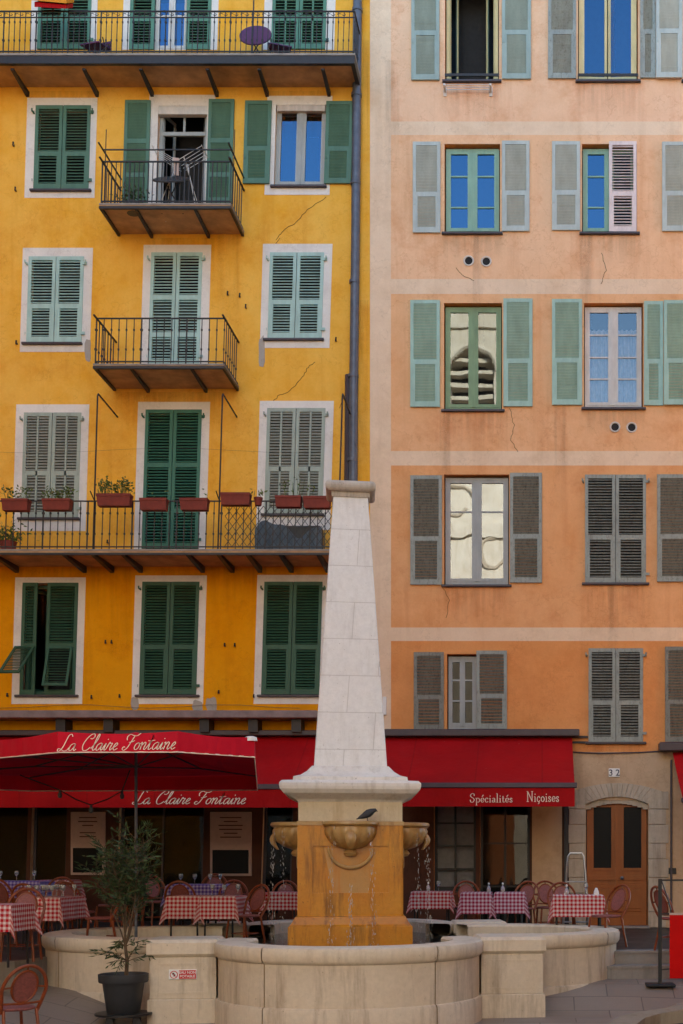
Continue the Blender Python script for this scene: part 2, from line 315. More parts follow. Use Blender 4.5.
# ------------------------------------------------------------------ mesh builder
class MB:
    def __init__(self, off=(0, 0, 0), lean=0.0):
        self.v, self.f, self.mi, self.uv = [], [], [], []
        self.off = Vector(off); self.lean = lean; self.cur = 0; self.xmax = None
    def quad(self, *p):
        n = len(self.v); self.v += [Vector(q) for q in p]; self.f.append(tuple(range(n, n + len(p)))); self.mi.append(self.cur)
    def box(self, x0, x1, y0, y1, z0, z1, mtx=None):
        n = len(self.v)
        c = [Vector(p) for p in ((x0,y0,z0),(x1,y0,z0),(x1,y1,z0),(x0,y1,z0),(x0,y0,z1),(x1,y0,z1),(x1,y1,z1),(x0,y1,z1))]
        if mtx: c = [mtx @ p for p in c]
        self.v += c
        for q in ((0,3,2,1),(4,5,6,7),(0,1,5,4),(1,2,6,5),(2,3,7,6),(3,0,4,7)):
            self.f.append(tuple(n + i for i in q)); self.mi.append(self.cur)
    def bbox(self, x0, x1, y0, y1, z0, z1, b=0.01):      # box with chamfered edges
        n = len(self.v)
        def ring(z, i): return [(x0+i,y0+i,z),(x1-i,y0+i,z),(x1-i,y1-i,z),(x0+i,y1-i,z)]
        rs = [ring(z0, b), ring(z0 + b, 0), ring(z1 - b, 0), ring(z1, b)]
        for r in rs: self.v += [Vector(p) for p in r]
        for k in range(3):
            for i in range(4):
                j = (i + 1) % 4
                self.f.append((n+4*k+i, n+4*k+j, n+4*k+4+j, n+4*k+4+i)); self.mi.append(self.cur)
        self.f.append((n+3, n+2, n+1, n)); self.mi.append(self.cur)
        self.f.append((n+12, n+13, n+14, n+15)); self.mi.append(self.cur)
    def obox(self, a, b, w, h):                          # a bar between two points
        a, b = Vector(a), Vector(b); d = b - a; L = d.length
        if L < 1e-6: return
        m = Matrix.Translation(a) @ d.to_track_quat('Z', 'Y').to_matrix().to_4x4()
        self.box(-w/2, w/2, -h/2, h/2, 0, L, m)
    def tube(self, pts, r, n=8, closed=False, cap=True):
        pts = [Vector(p) for p in pts]; N = len(pts); s = len(self.v)
        up = None
        for i, p in enumerate(pts):
            if closed: t = pts[(i+1) % N] - pts[i-1]
            else: t = pts[min(i+1, N-1)] - pts[max(i-1, 0)]
            t.normalize()
            if up is None:
                up = t.orthogonal().normalized()
            up = (up - t * up.dot(t))
            if up.length < 1e-5: up = t.orthogonal()
            up.normalize(); bi = t.cross(up)
            rr = r[i] if isinstance(r, (list, tuple)) else r
            for k in range(n):
                a = 2*PI*k/n
                self.v.append(p + up*math.cos(a)*rr + bi*math.sin(a)*rr)
        for i in range(N if closed else N-1):
            j = (i+1) % N
            for k in range(n):
                l = (k+1) % n
                self.f.append((s+i*n+k, s+i*n+l, s+j*n+l, s+j*n+k)); self.mi.append(self.cur)
        if cap and not closed:
            self.f.append(tuple(s+k for k in reversed(range(n)))); self.mi.append(self.cur)
            self.f.append(tuple(s+(N-1)*n+k for k in range(n))); self.mi.append(self.cur)
    def lathe(self, prof, c=(0,0,0), n=24, mod=None, a0=0, a1=2*PI):
        s = len(self.v); full = abs(a1-a0-2*PI) < 1e-6; cols = n if full else n+1
        for (r, z) in prof:
            for k in range(cols):
                a = a0+(a1-a0)*k/n
                rr = r*(mod(a, z) if mod else 1)
                self.v.append(Vector((c[0]+rr*math.cos(a), c[1]+rr*math.sin(a), c[2]+z)))
        for i in range(len(prof)-1):
            for k in range(n):
                l = (k+1) % cols
                self.f.append((s+i*cols+k, s+i*cols+l, s+(i+1)*cols+l, s+(i+1)*cols+k)); self.mi.append(self.cur)
    def loft(self, rings, cap=True):
        s = len(self.v); n = len(rings[0])
        for r in rings: self.v += [Vector(p) for p in r]
        for i in range(len(rings)-1):
            for k in range(n):
                l = (k+1) % n
                self.f.append((s+i*n+k, s+i*n+l, s+(i+1)*n+l, s+(i+1)*n+k)); self.mi.append(self.cur)
        if cap:
            self.f.append(tuple(s+k for k in reversed(range(n)))); self.mi.append(self.cur)
            self.f.append(tuple(s+(len(rings)-1)*n+k for k in range(n))); self.mi.append(self.cur)
    def prism(self, poly, z0, z1):
        self.loft([[(x, y, z0) for x, y in poly], [(x, y, z1) for x, y in poly]])
    def build(self, name, mats, parent=None, smooth=False, loc=None, uv=None):
        me = bpy.data.meshes.new(name)
        vs = []
        for p in self.v:
            x = p.x + (self.lean*(p.z-8.0) if self.lean else 0)
            if self.xmax is not None: x = min(x, self.xmax)
            vs.append((x-self.off.x, p.y-self.off.y, p.z-self.off.z))
        me.from_pydata(vs, [], self.f)
        if not isinstance(mats, (list, tuple)): mats = [mats]
        for m in mats: me.materials.append(M[m] if isinstance(m, str) else m)
        if len(mats) > 1: me.polygons.foreach_set('material_index', self.mi)
        if smooth:
            me.polygons.foreach_set('use_smooth', [True]*len(me.polygons))
            me.set_sharp_from_angle(angle=math.radians(40))
        if uv:
            lay = me.uv_layers.new(name='UVMap')
            for lp in me.loops: lay.data[lp.index].uv = uv[lp.vertex_index]
        me.update()
        o = bpy.data.objects.new(name, me); col.objects.link(o)
        if parent: o.parent = parent
        if loc is not None: o.location = loc
        return o

def thing(name, label, cat, loc=(0,0,0), rz=0.0, group=None):
    o = bpy.data.objects.new(name, None); col.objects.link(o)
    o.empty_display_size = 0.2
    o.location = loc; o.rotation_euler = (0, 0, rz); tag(o, label, cat, group); return o
def tag(o, label, cat, group=None):
    o['label'] = label; o['category'] = cat
    if group: o['group'] = group
    return o
def struct(o, kind='structure'): o['kind'] = kind; return o
def dup(root, loc, rz, label, group=None, scale=None):
    r = root.copy(); col.objects.link(r); r.location = loc; r.rotation_euler = (0, 0, rz); r['label'] = label
    if group: r['group'] = group
    if scale: r.scale = scale
    for ch in list(root.children):
        c = ch.copy(); col.objects.link(c); c.parent = r
        for g in list(ch.children):
            d = g.copy(); col.objects.link(d); d.parent = c
    return r

# ------------------------------------------------------------------ ground
EDGE = [(-60, -9.3), (-9.0, -9.2), (-7.3, -9.05), (-6.75, -8.3), (-6.5, -7.0), (-2.7, -6.3), (1.0, -6.45), (2.4, -6.3), (60, -5.8)]
def segdist(p, a, b):
    ax, ay = a; bx, by = b; px, py = p
    dx, dy = bx-ax, by-ay; q = max(0, min(1, ((px-ax)*dx+(py-ay)*dy)/(dx*dx+dy*dy)))
    return math.hypot(px-ax-q*dx, py-ay-q*dy)
KERB = []
def in_poly(x, y, poly):
    c = False; j = len(poly)-1
    for i in range(len(poly)):
        xi, yi = poly[i]; xj, yj = poly[j]
        if (yi > y) != (yj > y) and x < (xj-xi)*(y-yi)/(yj-yi)+xi: c = not c
        j = i
    return c
def plaza_z(x, y):
    d = min(segdist((x, y), EDGE[i], EDGE[i+1]) for i in range(len(EDGE)-1))
    q = max(0.0, min(1.0, (2.0-d)/1.5)); q = q*q*(3-2*q)
    return 0.33*q
def ground_hit(px, py):
    d = 12.0
    while d < 30:
        x, y = SX(px, d), SY(d)
        if SZ(py, d) <= plaza_z(x, y): return x, y, d
        d += 0.01
    return SX(px, 17), SY(17), 17
KERB = [ground_hit(px, py)[:2] for px, py in ((760, 1001), (715, 1004), (683, 1008), (650, 1013), (630, 1018), (618, 1026), (612, 1038), (610, 1060), (612, 1100))]
ROADPOLY = KERB + [(KERB[-1][0]-0.2, -60), (80, -60), (80, KERB[0][1])]
def ground_z(x, y):
    return plaza_z(x, y) - (0.12 if in_poly(x, y, ROADPOLY) else 0.0)
g = MB()
xs = [-400, -200, -100, -60, -30, -20, -15] + [-12 + 0.2*i for i in range(0, 91)] + [8, 12, 20, 40, 80, 200, 400]
ys = [-400, -200, -120, -80, -60, -40, -30, -25, -20, -17] + [-15 + 0.2*i for i in range(0, 56)] + [-2, 10, 40, 200, 400]
for i in range(len(xs)-1):
    for j in range(len(ys)-1):
        x0, x1, y0, y1 = xs[i], xs[i+1], ys[j], ys[j+1]
        g.cur = 1 if in_poly((x0+x1)/2, (y0+y1)/2, ROADPOLY) else 0
        g.quad((x0,y0,ground_z(x0,y0)), (x1,y0,ground_z(x1,y0)), (x1,y1,ground_z(x1,y1)), (x0,y1,ground_z(x0,y1)))
struct(g.build('ground', ['pave', 'road']))
k = MB()
rings = []
for i, (x, y) in enumerate(KERB):
    a = KERB[max(0, i-1)]; b = KERB[min(len(KERB)-1, i+1)]
    t = Vector((b[0]-a[0], b[1]-a[1])).normalized(); nrm = Vector((-t.y, t.x)); z = plaza_z(x, y)
    P = []
    for (o, h) in ((-0.20, -0.3), (-0.20, 0.012), (0.13, 0.018), (0.17, -0.02), (0.17, -0.3)):
        P.append((x+nrm.x*-o, y+nrm.y*-o, z+h))
    rings.append(P)
k.loft(rings)
struct(k.build('kerb', 'kerb'))

def terrace_z(x, y):
    a = max(0, min(1, (-4.5-x)/1.5)); b = max(0, min(1, (y+5.0)/2.5))
    return 0.70 + 0.13*a*b
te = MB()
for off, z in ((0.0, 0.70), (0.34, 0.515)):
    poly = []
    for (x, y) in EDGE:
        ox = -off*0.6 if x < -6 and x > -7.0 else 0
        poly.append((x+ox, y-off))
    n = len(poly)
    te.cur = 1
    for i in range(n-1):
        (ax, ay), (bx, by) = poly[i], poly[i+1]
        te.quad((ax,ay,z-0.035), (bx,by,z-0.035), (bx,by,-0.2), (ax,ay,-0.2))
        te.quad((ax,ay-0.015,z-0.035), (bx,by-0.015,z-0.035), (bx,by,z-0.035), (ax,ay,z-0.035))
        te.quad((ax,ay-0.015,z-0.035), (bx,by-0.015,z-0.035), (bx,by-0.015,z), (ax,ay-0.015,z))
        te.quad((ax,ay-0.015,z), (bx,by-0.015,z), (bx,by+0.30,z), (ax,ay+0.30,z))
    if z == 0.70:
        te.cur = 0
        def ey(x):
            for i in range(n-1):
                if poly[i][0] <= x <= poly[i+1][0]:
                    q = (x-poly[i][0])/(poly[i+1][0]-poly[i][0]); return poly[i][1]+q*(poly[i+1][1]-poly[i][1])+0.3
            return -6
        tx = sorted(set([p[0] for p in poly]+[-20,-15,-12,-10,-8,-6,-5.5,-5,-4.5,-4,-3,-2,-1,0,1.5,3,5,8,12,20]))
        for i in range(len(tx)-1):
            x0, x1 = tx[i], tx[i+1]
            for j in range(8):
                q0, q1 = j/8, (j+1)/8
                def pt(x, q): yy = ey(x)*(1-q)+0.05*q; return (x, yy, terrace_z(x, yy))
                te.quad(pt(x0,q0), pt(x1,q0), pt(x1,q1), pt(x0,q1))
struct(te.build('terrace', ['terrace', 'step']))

# ------------------------------------------------------------------ building helpers
def wall_grid(mb, x0, x1, z0, z1, holes, slot, cutx=(), cutz=(), y=0.0, reveal=0.24, rslot=0):
    xs = sorted(set([x0, x1]+list(cutx)+[h[0] for h in holes]+[h[1] for h in holes]))
    zs = sorted(set([z0, z1]+list(cutz)+[h[2] for h in holes]+[h[3] for h in holes]))
    xs = [x for x in xs if x0 <= x <= x1]; zs = [z for z in zs if z0 <= z <= z1]
    for i in range(len(xs)-1):
        for j in range(len(zs)-1):
            cx, cz = (xs[i]+xs[i+1])/2, (zs[j]+zs[j+1])/2
            if any(h[0] < cx < h[1] and h[2] < cz < h[3] for h in holes): continue
            mb.cur = slot(cx, cz)
            mb.quad((xs[i],y,zs[j]), (xs[i+1],y,zs[j]), (xs[i+1],y,zs[j+1]), (xs[i],y,zs[j+1]))
    mb.cur = rslot
    for (a, b, c, d) in holes:
        r = y+reveal
        mb.quad((a,y,c),(a,r,c),(a,r,d),(a,y,d)); mb.quad((b,y,c),(b,y,d),(b,r,d),(b,r,c))
        mb.quad((a,y,d),(a,r,d),(b,r,d),(b,y,d)); mb.quad((a,y,c),(b,y,c),(b,r,c),(a,r,c))

def shutter(mb, x0, x1, z0, z1, y, mid=0.42, bars=False, slot=(0, 0), panels=2, skip_low=False, T=0.036, tilt=38):
    st, w = 0.062, x1-x0
    def fr(a, b, c, d):
        mb.cur = slot[0]; mb.box(a, b, y, y+T, c, d)
    fr(x0, x0+st, z0, z1); fr(x1-st, x1, z0, z1)
    zm = z0+(z1-z0)*mid
    rails = [(z0, z0+0.10), (zm-0.045, zm+0.045), (z1-0.07, z1)]
    if panels == 3:
        za = z0+(z1-z0)*0.27; zb = z0+(z1-z0)*0.60
        rails = [(z0, z0+0.10), (za-0.045, za+0.045), (zb-0.045, zb+0.045), (z1-0.07, z1)]
    for c, d in rails: fr(x0+st, x1-st, c, d)
    for i in range(len(rails)-1):
        if skip_low and i == 0: continue
        a, b = rails[i][1], rails[i+1][0]
        inn = 0.03 if (panels == 2 and i == 0) else 0.0
        if inn:
            fr(x0+st, x0+st+inn, a, b); fr(x1-st-inn, x1-st, a, b)
        n = max(2, int((b-a)/0.054)); p = (b-a)/n
        mb.cur = slot[1]; sd_ = 0.025 if tilt < 0 else 0.028
        for q in range(n):
            zc = a+(q+0.5)*p; jit = random.uniform(-2.5, 2.5)
            m = Matrix.Translation((0, y+T/2, zc)) @ Matrix.Rotation(math.radians(tilt+jit), 4, 'X')
            mb.box(x0+st+inn-0.004, x1-st-inn+0.004, -sd_, sd_, -0.0045, 0.0045, m)
    if bars:
        fr((x0+x1)/2-0.018, (x0+x1)/2+0.018, z0+0.09, z1-0.06)
    if not skip_low:
        mb.cur = slot[0]
        mb.box(x0+st*0.5-0.01, x0+st*0.5+0.01, y-0.012, y, zm-0.2, zm-0.14)

def add_shutter(parent, off, lean, x0, x1, z0, z1, y, mat, **kw):
    mb = MB(off, lean)
    m2 = kw.pop('slat', None)
    lab = kw.pop('label', None); hs = kw.pop('hs', 0)
    if y < -0.04 and 'tilt' not in kw: kw['tilt'] = -56
    shutter(mb, x0, x1, z0, z1, y, slot=(0, 1 if m2 else 0), **kw)
    if hs:
        mb.cur = 0; xe = x1 if hs > 0 else x0
        for zz in (z1-0.16, z0+0.14): mb.box(xe-0.02, xe+0.045*hs+0.02, y-0.02, y-0.002, zz, zz+0.05)
        mb.tube([(xe+0.03*hs, y+0.02, z1-0.15), (xe+0.05*hs, y-0.05, z1-0.13), (xe+0.05*hs, y-0.05, z1-0.09)], 0.016, 6)
    o = mb.build('shutter', [mat, m2] if m2 else mat, parent)
    if lab: o['label'] = lab
    return o

def window(parent, off, lean, x0, x1, z0, z1, fmat, rows=1, y=0.10, glass='glass', curtain=None, opened=None, name='window'):
    mb = MB(off, lean); fw = 0.055
    mb.box(x0, x0+fw, y, y+0.06, z0, z1); mb.box(x1-fw, x1, y, y+0.06, z0, z1)
    mb.box(x0+fw, x1-fw, y, y+0.06, z1-fw, z1); mb.box(x0+fw, x1-fw, y, y+0.06, z0, z0+0.07)
    xm = (x0+x1)/2; cw = 0.055*min(1, (x1-x0)/1.0)
    gl = MB(off, lean)
    if not opened:
        mb.box(xm-cw, xm+cw, y-0.012, y+0.05, z0+0.07, z1-fw)
        mb.box(xm-0.018, xm+0.018, y-0.026, y-0.012, z0+0.07, z1-fw)
        for (a, b) in ((x0+fw, xm-cw), (xm+cw, x1-fw)):
            mb.box(a, a+cw*0.72, y-0.008, y+0.045, z0+0.07, z1-fw); mb.box(b-cw*0.72, b, y-0.008, y+0.045, z0+0.07, z1-fw)
            mb.box(a+cw*0.72, b-cw*0.72, y-0.008, y+0.045, z0+0.07, z0+0.13); mb.box(a+cw*0.72, b-cw*0.72, y-0.008, y+0.045, z1-fw-0.05, z1-fw)
            zs = [z0+0.13, z1-fw-0.05]
            cuts = rows if isinstance(rows, (list, tuple)) else [i/rows for i in range(1, rows)]
            for q in cuts:
                zz = zs[0]+(zs[1]-zs[0])*q
                mb.box(a+cw*0.72, b-cw*0.72, y, y+0.035, zz-0.014, zz+0.014)
            gl.quad((a+cw*0.72, y+0.018, zs[0]), (b-cw*0.72, y+0.018, zs[0]), (b-cw*0.72, y+0.018, zs[1]), (a+cw*0.72, y+0.018, zs[1]))
    else:
        for side, ang in opened:
            a = x0+fw if side < 0 else x1-fw; wd = (x1-x0)/2-fw-0.01
            m = Matrix.Translation((a, y+0.02, 0)) @ Matrix.Rotation(ang, 4, 'Z')
            s = -side
            def bx(u0, u1, c, d): mb.box(min(s*u0, s*u1), max(s*u0, s*u1), -0.02, 0.02, c, d, m)
            bx(0, 0.05, z0+0.07, z1-fw); bx(wd-0.05, wd, z0+0.07, z1-fw); bx(0.05, wd-0.05, z0+0.07, z0+0.14); bx(0.05, wd-0.05, z1-fw-0.06, z1-fw)
            q = [m @ Vector((s*u, 0, zz)) for u, zz in ((0.05, z0+0.14), (wd-0.05, z0+0.14), (wd-0.05, z1-fw-0.06), (0.05, z1-fw-0.06))]
            gl.quad(*(q if s > 0 else q[::-1]))
    w = mb.build(name, fmat, parent)
    gl.build('pane', glass, w)
    if curtain:
        cb = MB(off, lean); n = 40
        for (a, b) in ((x0+fw, xm-0.03), (xm+0.03, x1-fw)):
            for i in range(n):
                u0, u1 = a+(b-a)*i/n, a+(b-a)*(i+1)/n
                f = lambda u: y+0.13+0.025*math.sin(u*70)+0.012*math.sin(u*31)
                cb.quad((u0,f(u0),z0+0.05),(u1,f(u1),z0+0.05),(u1,f(u1),z0+(z1-z0)*curtain),(u0,f(u0),z0+(z1-z0)*curtain))
        cb.build('curtain', 'curtain', w, smooth=True)
    return w

def sill(parent, off, lean, x0, x1, z, mat='dark_metal', d=0.07, t=0.045):
    mb = MB(off, lean); mb.bbox(x0, x1, -d, 0.12, z-t, z, 0.008); return mb.build('window_sill', mat, parent)

def surround(parent, off, lean, o, x0, x1, z0, z1):
    """painted plaster band round the opening o, 8 mm proud"""
    mb = MB(off, lean); a, b, c, d = o; p = -0.008
    if z1 > d: mb.box(x0, x1, p, 0.03, d, z1)
    if z0 < c: mb.box(x0, x1, p, 0.03, z0, c)
    mb.box(x0, a, p, 0.03, c, d); mb.box(b, x1, p, 0.03, c, d)
    return mb.build('window_surround', 'white_trim', parent)

TOP = 24.0
# ------------------------------------------------------------------ yellow house
LB0, LB1 = SX(-260), SX(370)
LOFF = ((LB0+LB1)/2, 0, 0.7)
lb = thing('yellow_house', 'tall ochre yellow house with green shutters and iron balconies', 'house', LOFF)
XBL = LB0 - 1.0
def leftrect(x0, x1, y0, y1):
    ym = (y0+y1)/2; return (LX(x0, ym), LX(x1, ym), SZ(y1), SZ(y0))
wins = []     # (opening, trim)
def lw(o, tr): wins.append((leftrect(*o), leftrect(*tr) if tr else None)); return wins[-1][0]
A1 = lw((39, 92, -62, 50), (32, 98, -72, 50)); A2 = lw((131, 212, -62, 50), (124, 219, -72, 50)); A3 = lw((273, 327, -62, 50), (265, 336, -72, 50))
B1 = lw((35, 90, 106, 190), (26, 96, 98, 198)); B2 = lw((157, 206, 106, 206), (148, 214, 95, 206)); B3 = lw((275, 325, 105, 186), (266, 331, 96, 195))
C1 = lw((28, 83, 257, 343), (21.5, 91.5, 248, 352)); C2 = lw((150, 201, 253, 366), (142, 209.5, 245, 366)); C3 = lw((269, 323, 253, 339), (261.5, 331, 244, 348))
D1 = lw((23, 80, 413, 518), (14.5, 87.5, 404.5, 531)); D2 = lw((144, 200, 410, 549), (136, 208, 402, 549)); D3 = lw((266, 324, 408.5, 514), (258, 332, 401, 530))
E1 = lw((21, 77, 583, 695), (13.5, 84, 577.5, 704)); E2 = lw((141, 198, 582, 695), (133.5, 205, 575.5, 704)); E3 = lw((263, 321, 582, 695), (255.5, 327, 575, 704))
# shop bays (openings below the awning)
SHOPL = [leftrect(*r) for r in ((-120, -22, 790, 928), (-14, 27, 790, 905), (31, 66, 790, 905), (118, 203, 790, 928), (262, 292, 800, 905))]
zsplit = SZ(733)
wb = MB(LOFF, LEAN)
def lslot(x, z): return 2 if z < zsplit else (1 if z < SZ(566) else 0)
wb.xmax = SX(370)-0.001
wall_grid(wb, LB0, SX(370)+0.08, 0.3, TOP, [w[0] for w in wins]+SHOPL, lslot, cutz=(zsplit, SZ(566)), rslot=3)
wb.build('wall', ['yellow', 'yellow_low', 'brown_front', 'cream'], lb)
cb = MB(LOFF, 0); cb.box(LB0-1.2, LB1-0.05, 0.9, 10, 0.3, TOP); cb.box(LB0-1.2, LB0-0.4, 0.02, 0.9, 0.3, TOP)
cb.build('interior_core', 'interior', lb)
rb = MB(LOFF, 0); rb.box(LB0-1.2, LB1+0.28, -0.35, 10.2, TOP, TOP+0.18); rb.quad((LB0-1.2,-0.35,TOP+0.2),(LB1+.28,-0.35,TOP+0.2),(LB1+.28,5,TOP+1.6),(LB0-1.2,5,TOP+1.6))
rb.quad((LB0-1.2,5,TOP+1.6),(LB1+.28,5,TOP+1.6),(LB1+.28,10.2,TOP+0.2),(LB0-1.2,10.2,TOP+0.2))
rb.build('roof', 'roof', lb)
for o, tr in wins:
    if tr: surround(lb, LOFF, LEAN, o, *tr)
def pair(o, mat, y=-0.03, **kw):
    a, b, c, d = o; m = (a+b)/2
    add_shutter(lb, LOFF, LEAN, a, m-0.006, c+0.01, d, y, mat, hs=-1, **kw)
    add_shutter(lb, LOFF, LEAN, m+0.006, b, c+0.01, d, y, mat, hs=1, **kw)
pair(A1, 'sh_topgreen', panels=3); pair(A3, 'sh_topgreen', panels=3, bars=True)
a, b, c, d = A2
add_shutter(lb, LOFF, LEAN, a, a+0.47, c, d, -0.03, 'sh_topgreen', panels=3); add_shutter(lb, LOFF, LEAN, b-0.47, b, c, d, -0.03, 'sh_topgreen', panels=3)
window(lb, LOFF, LEAN, a+0.46, b-0.46, c, d, 'fr_white', rows=[0.3], name='balcony_door', y=0.08)
db = MB(LOFF, LEAN); db.box(a+0.53, b-0.53, 0.16, 0.19, c, c+1.0); db.build('door_panel', 'bluecloth', lb)
pair(B1, 'sh_green'); sill(lb, LOFF, LEAN, B1[0]-0.06, B1[1]+0.06, B1[2])
window(lb, LOFF, LEAN, *B2, 'fr_grey', name='balcony_door', y=0.12, opened=[(-1, 1.25), (1, -1.25)])
tb = MB(LOFF, LEAN); tb.box(B2[0]+.056, B2[1]-.056, 0.12, 0.17, SZ(130)-0.04, SZ(130)+0.03); tb.box((B2[0]+B2[1])/2-0.02, (B2[0]+B2[1])/2+0.02, 0.125, 0.165, SZ(130)+0.03, B2[3]-0.056); tb.build('door_transom', 'fr_grey', lb)
tb = MB(LOFF, LEAN); tb.box(B2[0]+.004, B2[1]-.004, -0.004, 0.11, B2[3]-0.16, B2[3]-0.003); tb.build('door_head', 'fr_white', lb)
ym = 150
add_shutter(lb, LOFF, LEAN, LX(124.5, ym), LX(150, ym), SZ(204), SZ(101.5), -0.055, 'sh_green', panels=3)
add_shutter(lb, LOFF, LEAN, LX(208, ym), LX(233.5, ym), SZ(204), SZ(100.5), -0.055, 'sh_green', panels=3)
window(lb, LOFF, LEAN, *B3, 'fr_grey', rows=1, y=0.09); sill(lb, LOFF, LEAN, B3[0]-0.06, B3[1]+0.06, B3[2])
rbx = MB(LOFF, LEAN); rbx.box(B3[0]+.02, B3[1]-.02, 0.0, 0.08, B3[3]-0.11, B3[3]-0.002); rbx.build('window_head', 'fr_white', lb)
add_shutter(lb, LOFF, LEAN, LX(244.5, 143), LX(271, 143), SZ(184.5), SZ(102), -0.055, 'sh_green')
add_shutter(lb, LOFF, LEAN, LX(325.5, 143), LX(352.5, 143), SZ(184.5), SZ(102.5), -0.055, 'sh_green')
pair(C1, 'sh_mint'); sill(lb, LOFF, LEAN, C1[0]-0.08, C1[1]+0.02, C1[2])
pair(C2, 'sh_mint', panels=3); pair(C3, 'sh_mint'); sill(lb, LOFF, LEAN, C3[0]-0.08, C3[1]+0.05, C3[2])
pair(D1, 'sh_greywhite', bars=True, tilt=52, slat='slat_dark'); sill(lb, LOFF, LEAN, D1[0]-0.06, D1[1]+0.04, D1[2])
pair(D2, 'sh_door', panels=3)
pair(D3, 'sh_greywhite', bars=True, tilt=52, slat='slat_dark'); sill(lb, LOFF, LEAN, D3[0]-0.06, D3[1]+0.04, D3[2])
# first floor: left window half open, lower flaps pushed out
a, b, c, d = E1
add_shutter(lb, LOFF, LEAN, a+0.01, a+0.30, c, d, -0.03, 'sh_dark', skip_low=True, mid=0.44)
add_shutter(lb, LOFF, LEAN, a+0.49, b, c, d, -0.03, 'sh_dark', skip_low=True, mid=0.44, label='half open dark green shutter with its lower flap pushed out')
def flap(x0, x1, ztop, h, ang, sw=0.0):
    mb = MB(LOFF, LEAN)
    m = Matrix.Translation((x0, -0.035, ztop)) @ Matrix.Rotation(sw, 4, 'Z') @ Matrix.Rotation(ang, 4, 'X')
    w = x1-x0; st = 0.045
    mb.box(0, st, -0.015, 0.015, -h, 0, m); mb.box(w-st, w, -0.015, 0.015, -h, 0, m); mb.box(st, w-st, -0.015, 0.015, -h, -h+0.05, m); mb.box(st, w-st, -0.015, 0.015, -0.05, 0, m)
    n = int((h-0.1)/0.055)
    for q in range(n):
        zc = -h+0.05+(q+0.5)*(h-0.1)/n
        mm = m @ Matrix.Translation((0, 0, zc)) @ Matrix.Rotation(math.radians(38), 4, 'X')
        mb.box(st, w-st, -0.02, 0.02, -0.004, 0.004, mm)
    mb.build('shutter_flap', 'sh_dark', lb)
zt = c+(d-c)*0.43
flap(a-0.10, a+0.29, zt, 0.94, math.radians(-50), 0.0)
flap(a+0.53, b-0.06, zt, 0.82, math.radians(-17), 0.0)
rod = MB(LOFF, LEAN); rod.tube([(a+0.78, -0.04, zt-0.75), (a+0.78, -0.25, zt-0.72)], 0.012, 6); rod.build('flap_stay', 'iron', lb)
window(lb, LOFF, LEAN, a+0.05, b-0.05, c+0.02, d-0.02, 'sh_dark', rows=3, y=0.16, opened=[(-1, 1.1), (1, -1.1)])
pair(E2, 'sh_dark'); pair(E3, 'sh_dark')
for o in (E1, E2, E3): sill(lb, LOFF, LEAN, o[0]-0.07, o[1]+0.07, o[2])
def railing(mb, x0, x1, y, z0, z1, step=0.135, r=0.008, knob=True, rail=0.016):
    mb.box(x0, x1, y-rail, y+rail, z1-0.02, z1); mb.box(x0, x1, y-0.012, y+0.012, z0+0.04, z0+0.06)
    n = max(1, round((x1-x0)/step))
    for i in range(n+1):
        x = x0+(x1-x0)*i/n; big = (i % 6 == 0)
        rr = r*1.6 if big else r
        mb.box(x-rr, x+rr, y-rr, y+rr, z0, z1-0.01)
        if knob:
            for zz in (z0+(z1-z0)*0.3, z0+(z1-z0)*0.72): mb.box(x-rr*1.9, x+rr*1.9, y-rr*1.9, y+rr*1.9, zz, zz+0.035)
def side_rail(mb, x, y0, y1, z0, z1, step=0.14, over=0.0, knob=True):
    mb.box(x-0.016, x+0.016, y0-over, y1, z1-0.02, z1); mb.box(x-0.012, x+0.012, y0, y1, z0+0.04, z0+0.06)
    n = max(1, round((y1-y0)/step))
    for i in range(1, n):
        y = y0+(y1-y0)*i/n
        mb.box(x-0.008, x+0.008, y-0.008, y+0.008, z0, z1)
        if knob: mb.box(x-0.015, x+0.015, y-0.015, y+0.015, z0+(z1-z0)*0.3, z0+(z1-z0)*0.3+0.035)

def bracket(parent, x, dep, z, h0=0.05, h1=0.16, w=0.06):
    mb = MB(LOFF, LEAN)
    mb.loft([[(x-w/2,-dep,z),(x+w/2,-dep,z),(x+w/2,-dep,z-h0),(x-w/2,-dep,z-h0)], [(x-w/2,0.02,z),(x+w/2,0.02,z),(x+w/2,0.02,z-h1),(x-w/2,0.02,z-h1)]])
    return mb.build('bracket', 'iron', parent)

# top long balcony
dA = 0.85; dd = 25-dA
zA, zAb = SZ(53, dd), SZ(59, dd)
xa0, xa1 = LB0-0.3, LX(355, 55, dd)
s = MB(LOFF, LEAN); s.cur = 1; s.box(xa0, xa1, -dA, 0.02, zA-0.04, zA); s.cur = 0; s.box(xa0+.02, xa1-.02, -dA+0.03, 0.02, zAb-0.02, zA-0.04)
s.cur = 2; s.box(xa0, xa1-0.004, -dA+0.01, -dA+0.09, SZ(63, dd), zA-0.04); s.box(xa1-0.08, xa1-0.004, -dA+0.09, 0.0, SZ(63, dd), zA-0.04)
balA = s.build('balcony', ['slab', 'slab_edge', 'iron'], lb)
for px in (-75, 10, 82, 139, 206, 258, 322): bracket(balA, LX(px, 62, dd), dA-0.1, SZ(65, dd), 0.03, 0.10)
r = MB(LOFF, LEAN); zt = SZ(9.5, dd)
railing(r, xa0, xa1-0.03, -dA+0.04, zA, zt, 0.10, 0.006, rail=0.014)
r.box(xa0, xa1-0.03, -dA+0.03, -dA+0.05, zt-0.13, zt-0.115)
n = int((xa1-xa0)/0.2)
